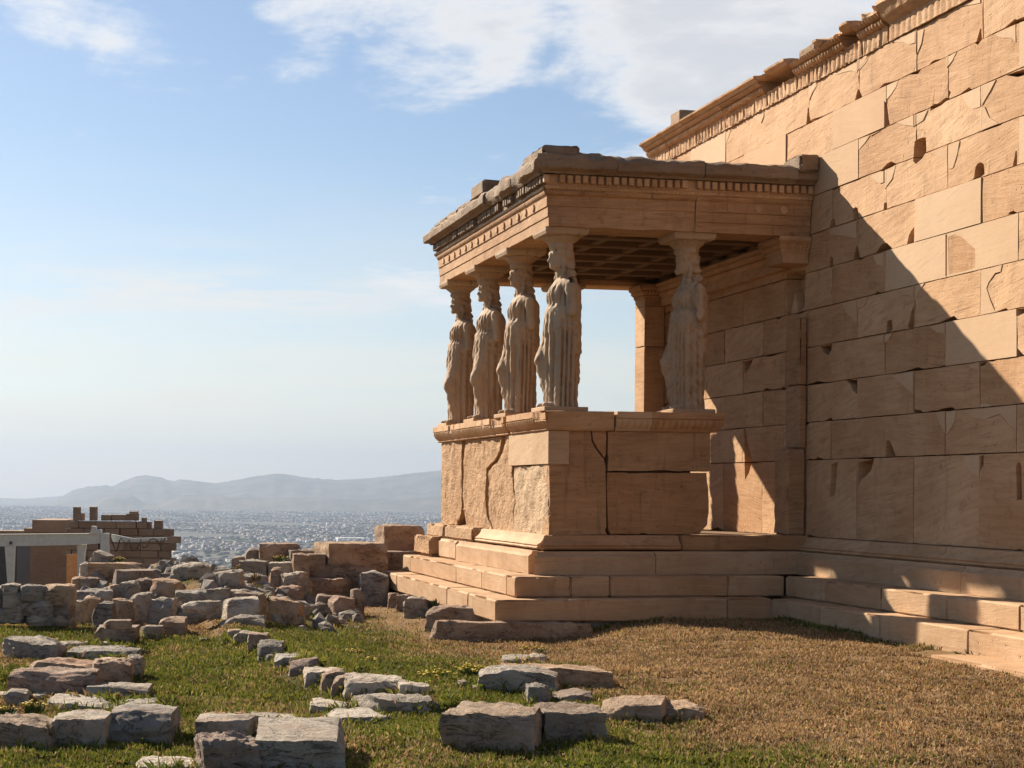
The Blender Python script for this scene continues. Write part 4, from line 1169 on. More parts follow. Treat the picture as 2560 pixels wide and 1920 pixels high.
S_((553, 1604, 578, 1617), 'small white stone lying in the grass near the far kerb stones', 'palelime', .8, rnd=.4)
S_((497, 1594, 517, 1608), 'white pebble-sized stone alone on the green lawn', 'palelime', .8, rnd=.4)
# group of blocks on the upper lawn
S_((1125, 1759, 1358, 1892), 'large squared brown limestone block with a rough lit end', 'brownlime', .62, rnd=.12, rough=.035, planes=4, rot=-.22)
S_((1355, 1757, 1510, 1866), 'smaller squared brown block beside the large one, gap between them', 'brownlime', .75, rnd=.14, rough=.04, planes=4, rot=.1)
S_((1380, 1724, 1487, 1764), 'flat brown slab behind the smaller squared block', 'brownlime', .7, rnd=.3, rough=.04)
S_((1320, 1708, 1376, 1765), 'upright grey stone lump between the squared blocks and the long slab', 'lime', .8, rnd=.4, rough=.06)
S_((1208, 1660, 1400, 1740), 'thick end of the long grey slab propped on the lawn', 'lime', .5, rnd=.16, rough=.04, rot=-.15)
S_((1270, 1658, 1530, 1722), 'long grey slab with a smooth dipping top and shaded front', 'brownlime', .38, rnd=.10, rough=.03, planes=3, top=-.03, rot=.05)
S_((1253, 1636, 1328, 1664), 'rounded small boulder on the back of the long grey slab', 'lime', .8, rnd=.5, rough=.05)
S_((1320, 1633, 1370, 1662), 'pale rounded stone on the back of the long grey slab beside a boulder', 'palelime', .8, rnd=.55)
S_((1528, 1737, 1680, 1812), 'broad flat brown stone with a broken back corner, alone on the dry lawn', 'brownlime', .8, rnd=.22, rough=.035, rot=-.25)
S_((1660, 1753, 1763, 1808), 'low brown stone joined to the broad flat one on the dry lawn', 'brownlime', .8, rnd=.2, rough=.04)
S_((1478, 1851, 1534, 1872), 'thin white marble chip lying in the grass', 'palelime', .7, rnd=.2, sink=.03)
S_((1177, 1714, 1208, 1736), 'small dark cobble in the weeds near the long slab', 'lime', .8, rnd=.5)
S_((1146, 1700, 1172, 1718), 'small pale cobble among yellow flowers', 'palelime', .8, rnd=.5)
# big stones at the edge of the lower lawn
S_((-25, 1790, 120, 1885), 'massive grey-brown boulder with a knobbly face in the front rank', 'brownlime', .7, rnd=.2, rough=.06)
S_((128, 1775, 258, 1882), 'smooth bluish grey block with a light vertical vein in the front rank', 'lime', .8, rnd=.14, rough=.03)
S_((268, 1760, 425, 1872), 'broad grey block with a cracked flat top in the front rank', 'lime', .8, rnd=.2, rough=.035)
S_((108, 1742, 290, 1785), 'flat grey slab with grass in its cracks, behind the front rank', 'palelime', .6, rnd=.2, rough=.03, sink=.25)
S_((250, 1746, 412, 1780), 'wide pale slab lying behind the cracked front block', 'palelime', .6, rnd=.2, rough=.03, sink=.25)
S_((10, 1722, 66, 1764), 'dark pointed stone beside a pale one, below the big layered slab', 'lime', .8, rnd=.35, rough=.07)
S_((-12, 1730, 40, 1757), 'pale flat stone half hidden by the dark pointed one', 'palelime', .7, rnd=.3)
S_((58, 1731, 116, 1757), 'pale low stone between the dark pointed one and the layered slab', 'palelime', .7, rnd=.3)
S_((20, 1668, 232, 1748), 'huge layered pink-grey slab with a horizontal crack in its front', 'pinklime', .42, rnd=.12, rough=.04, rot=.05)
S_((48, 1646, 238, 1690), 'pinkish upper slab lying on the back of the huge layered one', 'pinklime', .4, rnd=.18, rough=.04, sink=.2)
S_((228, 1646, 328, 1720), 'dark pinkish cube-like rock beside the huge layered slab', 'pinklime', .7, rnd=.2, rough=.06)
S_((316, 1636, 353, 1704), 'grey rounded rock at the end of the layered slabs', 'lime', 1.1, rnd=.4, rough=.06)
S_((215, 1708, 368, 1755), 'dark smooth slab lying under the cube-like rock', 'lime', .35, rnd=.08, rough=.02)
S_((163, 1616, 338, 1652), 'flat pale slab with two small stones on top', 'palelime', .5, rnd=.2, rough=.03, sink=.3)
S_((246, 1604, 272, 1624), 'small round cobble on the flat pale slab', 'lime', .8, rnd=.5)
S_((270, 1612, 318, 1628), 'thin flat stone on the flat pale slab', 'palelime', .6, rnd=.3)
S_((0, 1592, 142, 1650), 'pointed grey boulder with a pale shoulder at the edge of the lawn', 'lime', .6, rnd=.3, rough=.07, top=-.1)
S_((128, 1602, 212, 1624), 'flat cracked slab beside the pointed boulder', 'palelime', .6, rnd=.2)
# blocks standing on the lower lawn
S_((236, 1562, 336, 1614), 'red-brown squared block standing on the lawn with a thin slab on top', 'brownlime', .5, rnd=.08, rough=.02, planes=2)
S_((258, 1548, 324, 1568), 'thin brown slab lying on the red-brown squared block', 'brownlime', .5, depth=15.75, rnd=.12, rough=.02, sink=.02)
S_((352, 1562, 402, 1602), 'grey cube-shaped stone between the red-brown block and a taller one', 'lime', .8, rnd=.12)
S_((396, 1542, 460, 1588), 'tan squared stone leaning on a flat slab', 'brownlime', .7, rnd=.12)
S_((392, 1520, 442, 1548), 'small grey stone set on the back of the tan squared one', 'lime', .8, rnd=.2)
S_((349, 1524, 409, 1558), 'pale sloping slab beside the tan squared stone', 'palelime', .8, rnd=.25, top=.15)
S_((444, 1512, 549, 1560), 'long dark slab with a pale thin one lying on top', 'lime', .5, rnd=.12)
S_((460, 1502, 547, 1520), 'thin pale slab lying on the long dark one', 'palelime', .5, depth=18.3, rnd=.25, sink=.05)
for k, (b, mt) in enumerate([((548, 1538, 656, 1572), 'lime'), ((556, 1494, 642, 1542), 'palelime'), ((541, 1476, 655, 1508), 'lime'), ((520, 1470, 577, 1502), 'lime'), ((648, 1496, 752, 1526), 'brownlime')]):
    S_(b, ['flat grey step-like slab at the foot of the rubble bank', 'squared pale block above the step-like slab', 'broad grey slab lying over the squared pale block', 'dark slanting slab at the edge of the rubble bank', 'flat brown slab with yellow flowers beside it at the rubble bank'][k], mt, .7, depth=[18.0, 18.6, 19.1, 19.0, 20.0][k], sink=.25, rnd=.18)
# the bank of squared blocks next to the porch
BB = 'squared blocks stacked on the bank next to the porch'
for b, lab, mt, dep, kw in [
 ((800, 1354, 950, 1406), 'upper long squared block of the stacked pair, with a notched end', 'brownlime', 25.0, dict(rnd=.03, rough=.012, planes=1)),
 ((768, 1384, 812, 1407), 'low step left by the notch of the upper long block', 'brownlime', 24.9, dict(rnd=.04, rough=.012, planes=1)),
 ((766, 1406, 948, 1444), 'lower long squared block of the stacked pair, with slanting veins', 'brownlime', 24.8, dict(rnd=.05, rough=.015, planes=2)),
 ((740, 1442, 880, 1488), 'bulky dark block under the stacked long pair', 'brownlime', 24.3, dict(rnd=.14, rough=.03)),
 ((872, 1443, 915, 1486), 'smooth grey block filling in beside the bulky dark one', 'lime', 24.8, dict(rnd=.05, rough=.01)),
 ((732, 1384, 772, 1432), 'upright rough stone against the end of the stacked pair', 'brownlime', 24.6, dict()),
 ((698, 1430, 768, 1478), 'rough boulder with a pale crest below the upright stone', 'lime', 24.0, dict(rnd=.3, rough=.07)),
 ((672, 1420, 708, 1472), 'rounded pink boulder in the bank, beside the pale-crested one', 'pinklime', 24.2, dict(rnd=.4)),
 ((676, 1466, 748, 1502), 'orange-tinted rough stone low in the bank', 'pinklime', 23.6, dict(rnd=.3, rough=.07)),
 ((645, 1356, 746, 1400), 'sloping-ended squared block topping the bank', 'brownlime', 26.0, dict(rnd=.06, rough=.02)),
 ((716, 1372, 800, 1404), 'flat block bridging the sloping-ended block and the notched one', 'brownlime', 25.8, dict(rnd=.1)),
 ((608, 1372, 648, 1398), 'small stones heaped beside the sloping-ended block', 'lime', 26.2, dict(rnd=.4)),
 ((580, 1392, 612, 1436), 'tan upright stone with a yellow plant at its foot', 'pinklime', 25.0, dict()),
 ((598, 1399, 674, 1443), 'dark squared stone beside the tan upright one', 'lime', 24.8, dict(rnd=.12)),
 ((672, 1404, 728, 1424), 'thin slab with a white edge on the bank', 'palelime', 24.8, dict(rnd=.1)),
 ((534, 1428, 614, 1462), 'pinkish long stone at the outer end of the bank', 'pinklime', 23.8, dict()),
 ((594, 1438, 668, 1486), 'rounded grey-brown stone below the dark squared one', 'lime', 23.6, dict(rnd=.35)),
 ((523, 1452, 612, 1480), 'low rounded dark stone with weeds at the outer foot of the bank', 'lime', 22.6, dict(rnd=.35)),
 ((664, 1462, 682, 1498), 'narrow stone wedged upright in the bank', 'brownlime', 23.4, dict()),
 ((948, 1313, 1050, 1406), 'tall upright marble fragment with a deep groove, next to the porch', 'brownlime', 26.2, dict(rnd=.05, rough=.03, planes=2, dr=.6)),
 ((962, 1376, 1060, 1436), 'squared marble block under the grooved fragment, against the porch steps', 'brownlime', 25.6, dict(rnd=.04, rough=.015, planes=2)),
 ((902, 1431, 972, 1476), 'rounded boulder split by a ledge, beside the end of the porch steps', 'lime', 24.2, dict(rnd=.4, rough=.06))]:
    kw.setdefault('dr', .75)
    S_(b, lab, mt, depth=dep, sink=.3, group=BB, **kw)
for b, lab, mt, dep in [((790, 1486, 842, 1522), 'square stone in the low row below the bulky dark block', 'brownlime', 22.6), ((826, 1490, 882, 1526), 'lumpy pale stone in the low row below the bulky dark block', 'pinklime', 22.2),
                        ((878, 1472, 908, 1520), 'narrow tan stone standing where the low row meets the porch footing', 'brownlime', 22.4)]:
    S_(b, lab, mt, depth=dep, sink=.2, group=BB)
# footing stones of the porch
FG = 'rough footing stones under the porch steps'
for b, lab, dep, mt, kw in [
 ((1091, 1553, 1478, 1606), 'long rough footing stone with a knobbly eroded end, under the corner of the porch steps', 17.7, 'brownlime', dict(rnd=.2, rough=.05, dr=.1, rot=.02)),
 ((1071, 1514, 1230, 1570), 'thick tan footing stone just behind the long eroded one', 18.9, 'brownlime', dict(rnd=.12, dr=.3)),
 ((1013, 1492, 1076, 1556), 'lumpy dark footing stone with weeds above it', 19.6, 'lime', dict(rnd=.3, rough=.07)),
 ((993, 1486, 1024, 1536), 'flat-faced footing stone between the lumpy and the upright ones', 20.3, 'brownlime', dict(rnd=.1)),
 ((971, 1482, 998, 1530), 'narrow upright footing stone', 20.9, 'brownlime', dict(rnd=.08)),
 ((920, 1468, 975, 1528), 'large squared tan footing stone at the end of the porch steps', 21.6, 'brownlime', dict(rnd=.1)),
 ((900, 1472, 924, 1520), 'small squared tan footing stone beyond the large one', 22.2, 'brownlime', dict(rnd=.1))]:
    kw.setdefault('dr', .7)
    um = (b[0] + b[2]) / 2
    q = on_y(um, b[3], -1.12) if dep < 18 else on_x(um, b[3], PX - 1.1)
    dep = (q - CAM).dot(fw)
    S_(b, lab, mt, depth=dep, sink=.2, group=FG, name='footing_stone', **kw)

# dry-stone wall at the far side of the lower lawn: one wall, its stones are parts
p0 = at_depth(60, 1546, 18.4)
dsw = thing('dry_stone_wall', (p0.x, p0.y, p0.z), 'ruined grey dry-stone wall of fitted boulders beside the lower lawn', 'wall')
for b in [(0, 1479, 54, 1511), (41, 1460, 115, 1495), (107, 1459, 180, 1505), (8, 1505, 60, 1549), (55, 1491, 132, 1534), (131, 1502, 181, 1540), (-40, 1508, 10, 1549), (-50, 1482, 2, 1510), (58, 1532, 132, 1556), (128, 1536, 182, 1556), (-2, 1458, 44, 1484), (-48, 1462, 0, 1486)]:
    o = S_(b, '', 'brownlime' if b[0] > 100 else 'lime', .8, depth=18.4, sink=.05, rnd=.34, rough=.04, planes=7, name='boulder')
    for k in ('label', 'category', 'kind'): del o[k]
    attach(o, dsw)
# tumbled boulders behind it
TB = 'tumbled limestone boulders behind the lower lawn'
for b, lab, mt, dep, kw in [
 ((220, 1403, 350, 1449), 'long tan squared block with a flat top among the tumbled boulders', 'brownlime', 23.0, dict(rnd=.06, rough=.015)),
 ((226, 1380, 276, 1406), 'dark wedge-shaped stone on top of the long tan block', 'lime', 23.3, dict(rnd=.08, top=-.3)),
 ((196, 1408, 226, 1447), 'whitish broken rock at the end of the long tan block', 'palelime', 23.0, dict(rnd=.3)),
 ((282, 1422, 382, 1473), 'tilted tan squared block with a pale rim among the tumbled boulders', 'brownlime', 22.0, dict(rnd=.06, rough=.015)),
 ((424, 1411, 520, 1462), 'big rounded grey boulder on a dark slab', 'lime', 22.8, dict(rnd=.4, rough=.06)),
 ((444, 1457, 518, 1480), 'dark flat slab under the big rounded boulder', 'lime', 22.6, dict(rnd=.1)),
 ((232, 1503, 282, 1549), 'gabled grey stone standing at the edge of the lawn', 'lime', 18.6, dict(rnd=.25))]:
    kw.setdefault('dr', .75)
    S_(b, lab, mt, depth=dep, sink=.25, group=TB, **kw)
for b, mt, lab in [((176, 1443, 214, 1480), 'brownlime', 'tan boulder just behind the end of the dry-stone wall'), ((202, 1444, 247, 1482), 'brownlime', 'rounded brown boulder below the whitish broken rock'),
 ((379, 1449, 447, 1496), 'brownlime', 'large brown boulder below the big rounded boulder'), ((338, 1448, 387, 1492), 'pinklime', 'pinkish boulder below the tilted tan squared block'),
 ((300, 1454, 344, 1497), 'lime', 'grey boulder under the edge of the tilted tan squared block'), ((260, 1462, 303, 1497), 'pinklime', 'small broken pinkish boulder at the lower corner of the tilted tan block'),
 ((445, 1474, 544, 1516), 'lime', 'long low grey boulder in front of the dark flat slab'), ((178, 1474, 270, 1504), 'palelime', 'long pale-topped boulder at the end of the dry-stone wall'),
 ((202, 1492, 247, 1525), 'brownlime', 'brown wedge-like boulder behind the gabled grey stone'), ((277, 1496, 329, 1534), 'brownlime', 'low brown boulder beside the gabled grey stone'),
 ((326, 1483, 374, 1528), 'lime', 'upright grey boulder between two low ones at the lawn edge'), ((369, 1494, 436, 1528), 'lime', 'low grey boulder beside the upright one at the lawn edge'),
 ((406, 1501, 452, 1524), 'palelime', 'small pale boulder by the end of the long dark slab'), ((246, 1452, 270, 1478), 'lime', 'small grey boulder wedged under the long tan block'), ((180, 1500, 206, 1530), 'lime', 'small dark boulder in the corner of the dry-stone wall')]:
    dep = 18.8 + (1535 - b[3]) * .062
    S_(b, lab, mt, .8, depth=dep, sink=.3, rnd=.28, rough=.06, group='boulders in the jumble behind the lower lawn', name='boulder', cat='boulder')
for b, lab in [((532, 1428, 602, 1460), 'low grey stone under the pinkish long stone of the bank'), ((520, 1452, 602, 1478), 'low grey stone with weeds under the outer end of the bank'), ((560, 1462, 640, 1500), 'low grey stone behind the squared pale block')]:
    S_(b, lab, 'lime', .8, depth=22.0, sink=.3, rnd=.3, rough=.06, group='low stones below the bank', name='boulder', cat='boulder')
# small rubble that fills the bank
bm = bmesh.new()
rr = random.Random(5)
for k in range(420):
    u = rr.uniform(170, 900); v = rr.uniform(1440, 1530)
    dep = 18.9 + (1535 - v) * .07 + rr.uniform(0, .8)
    p = at_depth(u, v, dep); z = terrain(p.x, p.y)
    if p.x > -5.4: continue
    s = rr.uniform(.05, .16)
    r = bmesh.ops.create_icosphere(bm, subdivisions=1, radius=s)
    M3 = Matrix.Rotation(rr.uniform(0, 6), 3, Vector((rr.random(), rr.random(), 1)))
    for vv in r['verts']:
        q = M3 @ Vector((vv.co.x * 1.3, vv.co.y, vv.co.z * .7))
        q *= 1 + .35 * mnoise.noise(q * 9 + Vector((k, 0, 0)))
        vv.co = q + Vector((p.x, p.y, z + s * .2))
rub = bm_obj('rubble', bm, 'lime'); tag(rub, 'small broken rubble filling the bank between the boulders', 'rubble', kind='stuff')

# ---------------------------------------------------------------- ruined building and steel frame further down the hill
def far_building():
    dep = 62.
    N = Vector((-fw.x, -fw.y, 0)); A = Vector((rt0.x, rt0.y, 0))
    O = CAM + fw * dep; O.z = 0
    pl = Plane(O, A, N)
    zb = terrain(O.x - 8, O.y) - .3
    base = pl.w((300 - PCX) / FOC * dep, 0); base.z = zb
    t = thing('ruined_building', base, 'roofless brown stone building with stepped broken walls beyond the boulders', 'building')
    Q = lambda u, v: (((u - PCX) / FOC) * dep, CAM.z + (PCY - v) / FOC * dep + ROLL * (u - PCX) / FOC * dep)
    Z6 = lambda x, y: (x / 4.608, 1250 + y / 4.608)
    # stepped outline of the wall, left end to right end, in courses
    crs = .29
    top0 = Q(*Z6(900, 240))[1]
    prof = [(800, 330), (840, 240), (1700, 240), (1730, 295), (1930, 300), (1935, 360), (2005, 365), (2010, 430), (2085, 430), (2085, 485), (2035, 490), (2035, 550), (1985, 560), (1985, 680), (2040, 690), (2040, 860)]
    def right_end(z):
        for x, y in [(1700, 295), (1930, 362), (2005, 428), (2085, 487), (2035, 552), (1985, 685), (2040, 1100)]:
            if z > Q(*Z6(x, y))[1]: return Q(*Z6(x, y))[0]
        return Q(*Z6(2040, 1100))[0]
    def left_end(z):
        return Q(*Z6(840 if z > Q(*Z6(840, 260))[1] else 800 if z > Q(*Z6(800, 340))[1] else 770, 0))[0]
    mesh = {}
    z = top0
    k = 0
    wallo = None
    while z > zb:
        z1, z0 = z, z - crs; zc = (z0 + z1) / 2
        a0, a1 = left_end(zc), right_end(zc)
        if wallo is None:
            bmw = slab_bm(pl, [(a0 + .1, z1 - .1), (a0 + .1, zb), (Q(*Z6(1950, 0))[0], zb), (Q(*Z6(1950, 0))[0], Q(*Z6(0, 430))[1]), (Q(*Z6(1650, 0))[0], z1 - .1)], .8, -.06, 0)
            wallo = bm_obj('wall', bmw, 'ruin', t)
        a = a0 - (.0 if k % 2 else .45)
        while a < a1 - .1:
            b = min(a + R.uniform(.6, .85), a1)
            if a1 - b < .3: b = a1
            lo = max(a, a0)
            if b - lo > .1:
                p = pl.w((lo + b) / 2, zc, R.uniform(-.012, .012) - .06)
                key = round(b - lo, 1)
                if key not in mesh:
                    bm = bmesh.new(); bmesh.ops.create_cube(bm, size=1)
                    bmesh.ops.scale(bm, vec=(key - .015, .34, crs - .014), verts=bm.verts)
                    bmesh.ops.rotate(bm, matrix=Matrix.Rotation(-YAW, 3, 'Z'), verts=bm.verts)
                    bmesh.ops.bevel(bm, geom=bm.edges[:], offset=.02, segments=1, affect='EDGES')
                    me = bpy.data.meshes.new('block'); bm.to_mesh(me); bm.free(); me.materials.append(MAT['ruin']); mesh[key] = me
                o = link_mesh('block', mesh[key], None, wallo); o.location = p
            a = b
        z = z0; k += 1
    def blk(name, x0, y0, x1, y1, th=.6, off=0., mat='ruin'):
        a0, z1 = Q(*Z6(x0, y0)); a1, z0 = Q(*Z6(x1, y1))
        bm = slab_bm(pl, [(a0, z0), (a1, z0), (a1, z1), (a0, z1)], th, off, .02)
        return bm_obj(name, bm, mat, t)
    blk('merlon', 843, 82, 905, 238); blk('merlon', 905, 155, 952, 238); blk('merlon', 1032, 80, 1100, 238)
    blk('top_block', 1165, 172, 1278, 238); blk('top_block', 1288, 170, 1450, 238); blk('top_block', 1455, 160, 1582, 238); blk('top_block', 1490, 132, 1575, 162)
    blk('top_block', 1632, 205, 1675, 262); blk('top_block', 1690, 255, 1730, 330); blk('top_block', 1775, 238, 1862, 340)
    # back wing on the left
    blk('wing_wall', 222, 243, 625, 392, 3., -2.5); blk('wing_wall', 120, 345, 225, 392, 3., -2.6); blk('wing_wall', -300, 375, 820, 1900, 1., -2.7)
far_building()

def steel_frame():
    dep = 47.
    A = Vector((rt0.x, rt0.y, 0)); O = CAM + fw * dep; O.z = 0
    pl = Plane(O, A, Vector((-fw.x, -fw.y, 0)))
    Q = lambda u, v: (((u - PCX) / FOC) * dep, CAM.z + (PCY - v) / FOC * dep + ROLL * (u - PCX) / FOC * dep)
    Z6 = lambda x, y: (x / 4.608, 1250 + y / 4.608)
    b = pl.w(*Q(100, 1470)); gz = terrain(b.x, b.y)
    t = thing('steel_frame', (b.x, b.y, gz), 'white painted steel canopy frame in front of the ruined building', 'canopy frame')
    def pr(name, pts, th=.22, off=0., mat='steel', par=t):
        poly = [Q(*Z6(x, y)) for x, y in pts]
        return bm_obj(name, slab_bm(pl, poly, th, off, .01), mat, par)
    def low(x): return Z6(x, 0)
    pr('beam', [(-260, 405), (1160, 392), (1160, 500), (900, 518), (170, 532), (-260, 540)])
    pr('beam_flange', [(-260, 396), (1255, 384), (1255, 393), (-260, 405)], .3, .04)
    pr('end_plate', [(1165, 390), (1252, 388), (1255, 700), (1165, 700)], .3, .05)
    pr('beam', [(1256, 398), (1500, 448), (1900, 436), (1900, 470), (1500, 492), (1256, 490)], .16, -.5)
    pr('column', [(60, 535), (170, 533), (155, 970), (148, 2250), (100, 2250), (95, 970)], .24, .02)
    pr('column', [(885, 520), (985, 517), (965, 700), (950, 2250), (908, 2250), (890, 700)], .24, -.1)
    pr('bolt_plate', [(118, 478), (143, 478), (143, 512), (118, 512)], .06, .06, 'darkmetal')
    pr('bracket', [(1060, 300), (1105, 305), (1108, 345), (1165, 340), (1170, 385), (1030, 388), (1055, 350)], .3, .05)
    pr('bracket', [(1090, 480), (1150, 460), (1152, 600), (1130, 600), (1125, 500)], .1, -.1, 'darkmetal')
    bd = at_depth(780 / 4.608, 1250 + 900 / 4.608, dep + 3)
    pb = [Q(*Z6(*q)) for q in ((690, 645), (872, 640), (872, 2250), (680, 2250))]
    o = bm_obj('plywood_panel', slab_bm(pl, pb, .05, -1.2, .004), 'board'); tag(o, 'orange-tan plywood panel standing behind the white steel columns', 'panel', kind='thing')
    pb = [Q(*Z6(*q)) for q in ((-260, 490), (66, 486), (70, 2250), (-260, 2250))]
    o = bm_obj('dark_cabin', slab_bm(pl, pb, 2., -1.6, .02), 'darkmetal'); tag(o, 'dark site cabin behind the outermost white steel column', 'cabin', kind='thing')
    # hanging ropes looped from the beam
    cu = bpy.data.curves.new('rope', 'CURVE'); cu.dimensions = '3D'; cu.bevel_depth = .022; cu.bevel_resolution = 1
    pts = [(1262, 440), (1290, 520), (1320, 600), (1345, 560), (1362, 470), (1385, 440), (1440, 540), (1475, 460), (1500, 560), (1530, 590), (1570, 560), (1612, 455), (1640, 560), (1680, 540), (1712, 465), (1760, 450), (1800, 470), (1820, 530), (1850, 450), (1860, 520), (1890, 440)]
    sp = cu.splines.new('POLY'); sp.points.add(len(pts) - 1)
    for s, (x, y) in zip(sp.points, pts):
        w = pl.w(*Q(*Z6(x, y)), -.32); s.co = (w.x, w.y, w.z, 1)
    o = bpy.data.objects.new('hanging_rope', cu); COL.objects.link(o); cu.materials.append(MAT['rope'])
    dg = bpy.context.evaluated_depsgraph_get(); me = bpy.data.meshes.new_from_object(o.evaluated_get(dg)); bpy.data.objects.remove(o)
    o = link_mesh('hanging_rope', me, None); tag(o, 'dark rope hung in loops along the far end of the white steel beam', 'rope', kind='thing')
    for i, (pts, w_) in enumerate((((1760, 855), (1960, 835), (1970, 850), (1765, 872)), ((1835, 895), (1955, 895), (1955, 915), (1850, 915)), ((2080, 880), (2330, 905), (2330, 925), (2080, 900))) and [([(1760, 855), (1965, 832), (1975, 848), (1765, 872)], 0), ([(1835, 893), (1960, 893), (1960, 912), (1850, 912)], 1), ([(2300, 845), (2560, 860), (2560, 878), (2300, 862)], 2)]):
        poly = [Q(*Z6(x, y)) for x, y in pts]
        o = bm_obj('barrier_rail', slab_bm(pl, poly, .12, 6., .004), 'steel')
        tag(o, ['long white barrier rail seen between the tilted tan block and the big rounded boulder', 'short lower white rail seen beside the big rounded boulder', 'white rail showing between the big rounded boulder and the bank'][i], 'rail', kind='thing')
steel_frame()

# ---------------------------------------------------------------- city on the plain
zp = terrain(0, 4000)
rr = np.random.RandomState(11)
def city(n, name, dmin, dmax, smin, smax, cols, hmin, hmax, label):
    a = rr.uniform(math.radians(-6), math.radians(18), n)
    d = np.sqrt(rr.uniform(dmin ** 2, dmax ** 2, n))
    x = CAM.x + d * np.sin(a); y = CAM.y + d * np.cos(a)
    nn = np.array([mnoise.noise(Vector((p * .0021, q * .0021, 2))) for p, q in zip(x, y)])
    n2 = np.array([mnoise.noise(Vector((p * .009, q * .004, 7))) for p, q in zip(x, y)])
    keep = (nn > -.25) & ((n2 > -.12) if 'build' in name else (n2 < .1))
    x, y = x[keep], y[keep]; n = len(x)
    w = rr.uniform(smin, smax, n) / 2; l = rr.uniform(smin, smax, n) / 2; h = rr.uniform(hmin, hmax, n)
    th = rr.choice([.2, .35, .9], n) + rr.uniform(-.05, .05, n)
    V = np.zeros((n, 8, 3), np.float32)
    for i, (sx, sy, sz) in enumerate([(-1, -1, 0), (1, -1, 0), (1, 1, 0), (-1, 1, 0), (-1, -1, 1), (1, -1, 1), (1, 1, 1), (-1, 1, 1)]):
        px, py = sx * w, sy * l
        V[:, i, 0] = x + px * np.cos(th) - py * np.sin(th); V[:, i, 1] = y + px * np.sin(th) + py * np.cos(th)
        V[:, i, 2] = zp - .5 + sz * (h + .5)
    Fq = np.array([(0, 1, 5, 4), (1, 2, 6, 5), (2, 3, 7, 6), (3, 0, 4, 7), (4, 5, 6, 7)])
    F = (np.arange(n)[:, None, None] * 8 + Fq[None]).reshape(-1, 4)
    me = bpy.data.meshes.new(name)
    me.vertices.add(n * 8); me.vertices.foreach_set('co', V.reshape(-1))
    me.loops.add(len(F) * 4); me.loops.foreach_set('vertex_index', F.reshape(-1).astype(np.int32))
    me.polygons.add(len(F)); me.polygons.foreach_set('loop_start', np.arange(len(F), dtype=np.int32) * 4)
    me.update(calc_edges=True)
    c = np.array(cols)[rr.randint(0, len(cols), n)] * rr.uniform(.75, 1.15, n)[:, None]
    col = np.ones((n, 8, 4), np.float32); col[:, :, :3] = c[:, None]
    at = me.attributes.new('tint', 'FLOAT_COLOR', 'POINT'); at.data.foreach_set('color', col.reshape(-1))
    o = link_mesh(name, me, MAT['tinted']); tag(o, label, 'city' if 'city' in name else 'trees', kind='stuff')
m, g = new_mat('tinted'); finish(g, g.node('ShaderNodeAttribute', attribute_name='tint').outputs['Color'], .9, None, .05); MAT['tinted'] = m
city(64000, 'city_buildings', 1900, 10000, 5, 13, [(.36, .34, .31), (.30, .28, .26), (.44, .43, .40), (.24, .20, .17), (.30, .23, .18), (.17, .165, .165)], 4, 10, 'dense hazy city of pale low buildings on the plain')
city(34000, 'city_trees', 1800, 10000, 5, 15, [(.06, .07, .045), (.075, .085, .05), (.07, .075, .055)], 4, 9, 'dark trees scattered between the houses of the far city')
for k, (u, v, w_, lab) in enumerate([(880, 1346, 70, 'long pale shed roof low in the city, beside the stacked blocks'), (735, 1349, 42, 'pale shed roof in the city above the sloping-ended block'), (470, 1322, 30, 'white shed roof in the city past the ruined building'), (600, 1275, 26, 'bright hall roof far out in the city under the hills')]):
    d = pix_dir(u, v); t_ = (zp + 8 - CAM.z) / d.z; p = CAM + d * t_
    W = w_ / FOC * t_
    o = box('shed', (p.x - W / 2, p.y, zp), (p.x + W / 2, p.y + W * .6, zp + 9), plain('shed_roof', (.72, .71, .68), .5) if k == 0 else bpy.data.materials['shed_roof'], None, .3)
    tag(o, lab, 'shed', kind='thing')

# ---------------------------------------------------------------- hills
def hill(name, pts, dist, near, far, rough, label):
    """ridge line given in photo pixels at a distance; slopes fall to the plain on both sides"""
    us = np.array([p[0] for p in pts], float); vs_ = np.array([p[1] for p in pts], float)
    uu = np.linspace(us[0], us[-1], 260); vv = np.interp(uu, us, vs_)
    rows = [-near, -near * .75, -near * .5, -near * .33, -near * .2, -near * .1, -near * .04, 0, far * .1, far * .3, far * .6, far]
    V = []; F = []
    for i, (u, v) in enumerate(zip(uu, vv)):
        d = pix_dir(u, v); d = d / d.dot(fw)
        top = CAM + d * dist
        for j, r in enumerate(rows):
            p = CAM + d * (dist + r)
            k = 1 - abs(r) / (near if r < 0 else far)
            prof = k ** 1.25
            gul = 1 + (.28 * mnoise.noise(Vector((u * .03, r * .0016, 5))) + .14 * mnoise.noise(Vector((u * .09, r * .004, 8)))) * (1 - k) * 2.2
            z = zp - 4 + (top.z - zp + 4) * prof * (gul if r else 1)
            if r == 0: z += rough * mnoise.noise(Vector((u * .11, 0, 3))) + rough * .5 * mnoise.noise(Vector((u * .3, 0, 3)))
            V.append((p.x, p.y, max(z, zp - 4)))
    m_ = len(rows)
    for i in range(len(uu) - 1):
        for j in range(m_ - 1): F.append((i * m_ + j, (i + 1) * m_ + j, (i + 1) * m_ + j + 1, i * m_ + j + 1))
    o = mesh_obj(name, V, F, MAT['hill'], None, True); o['kind'] = 'structure'; o['label'] = label
m, g = new_mat('hill')
geo = g.node('ShaderNodeNewGeometry'); n = g.noise(geo.outputs['Position'], .004, 7, .65)
finish(g, g.mix(g.ramp(n, .38, .62), c4((.085, .085, .055)), c4((.16, .14, .105))), .95, None, .05); MAT['hill'] = m
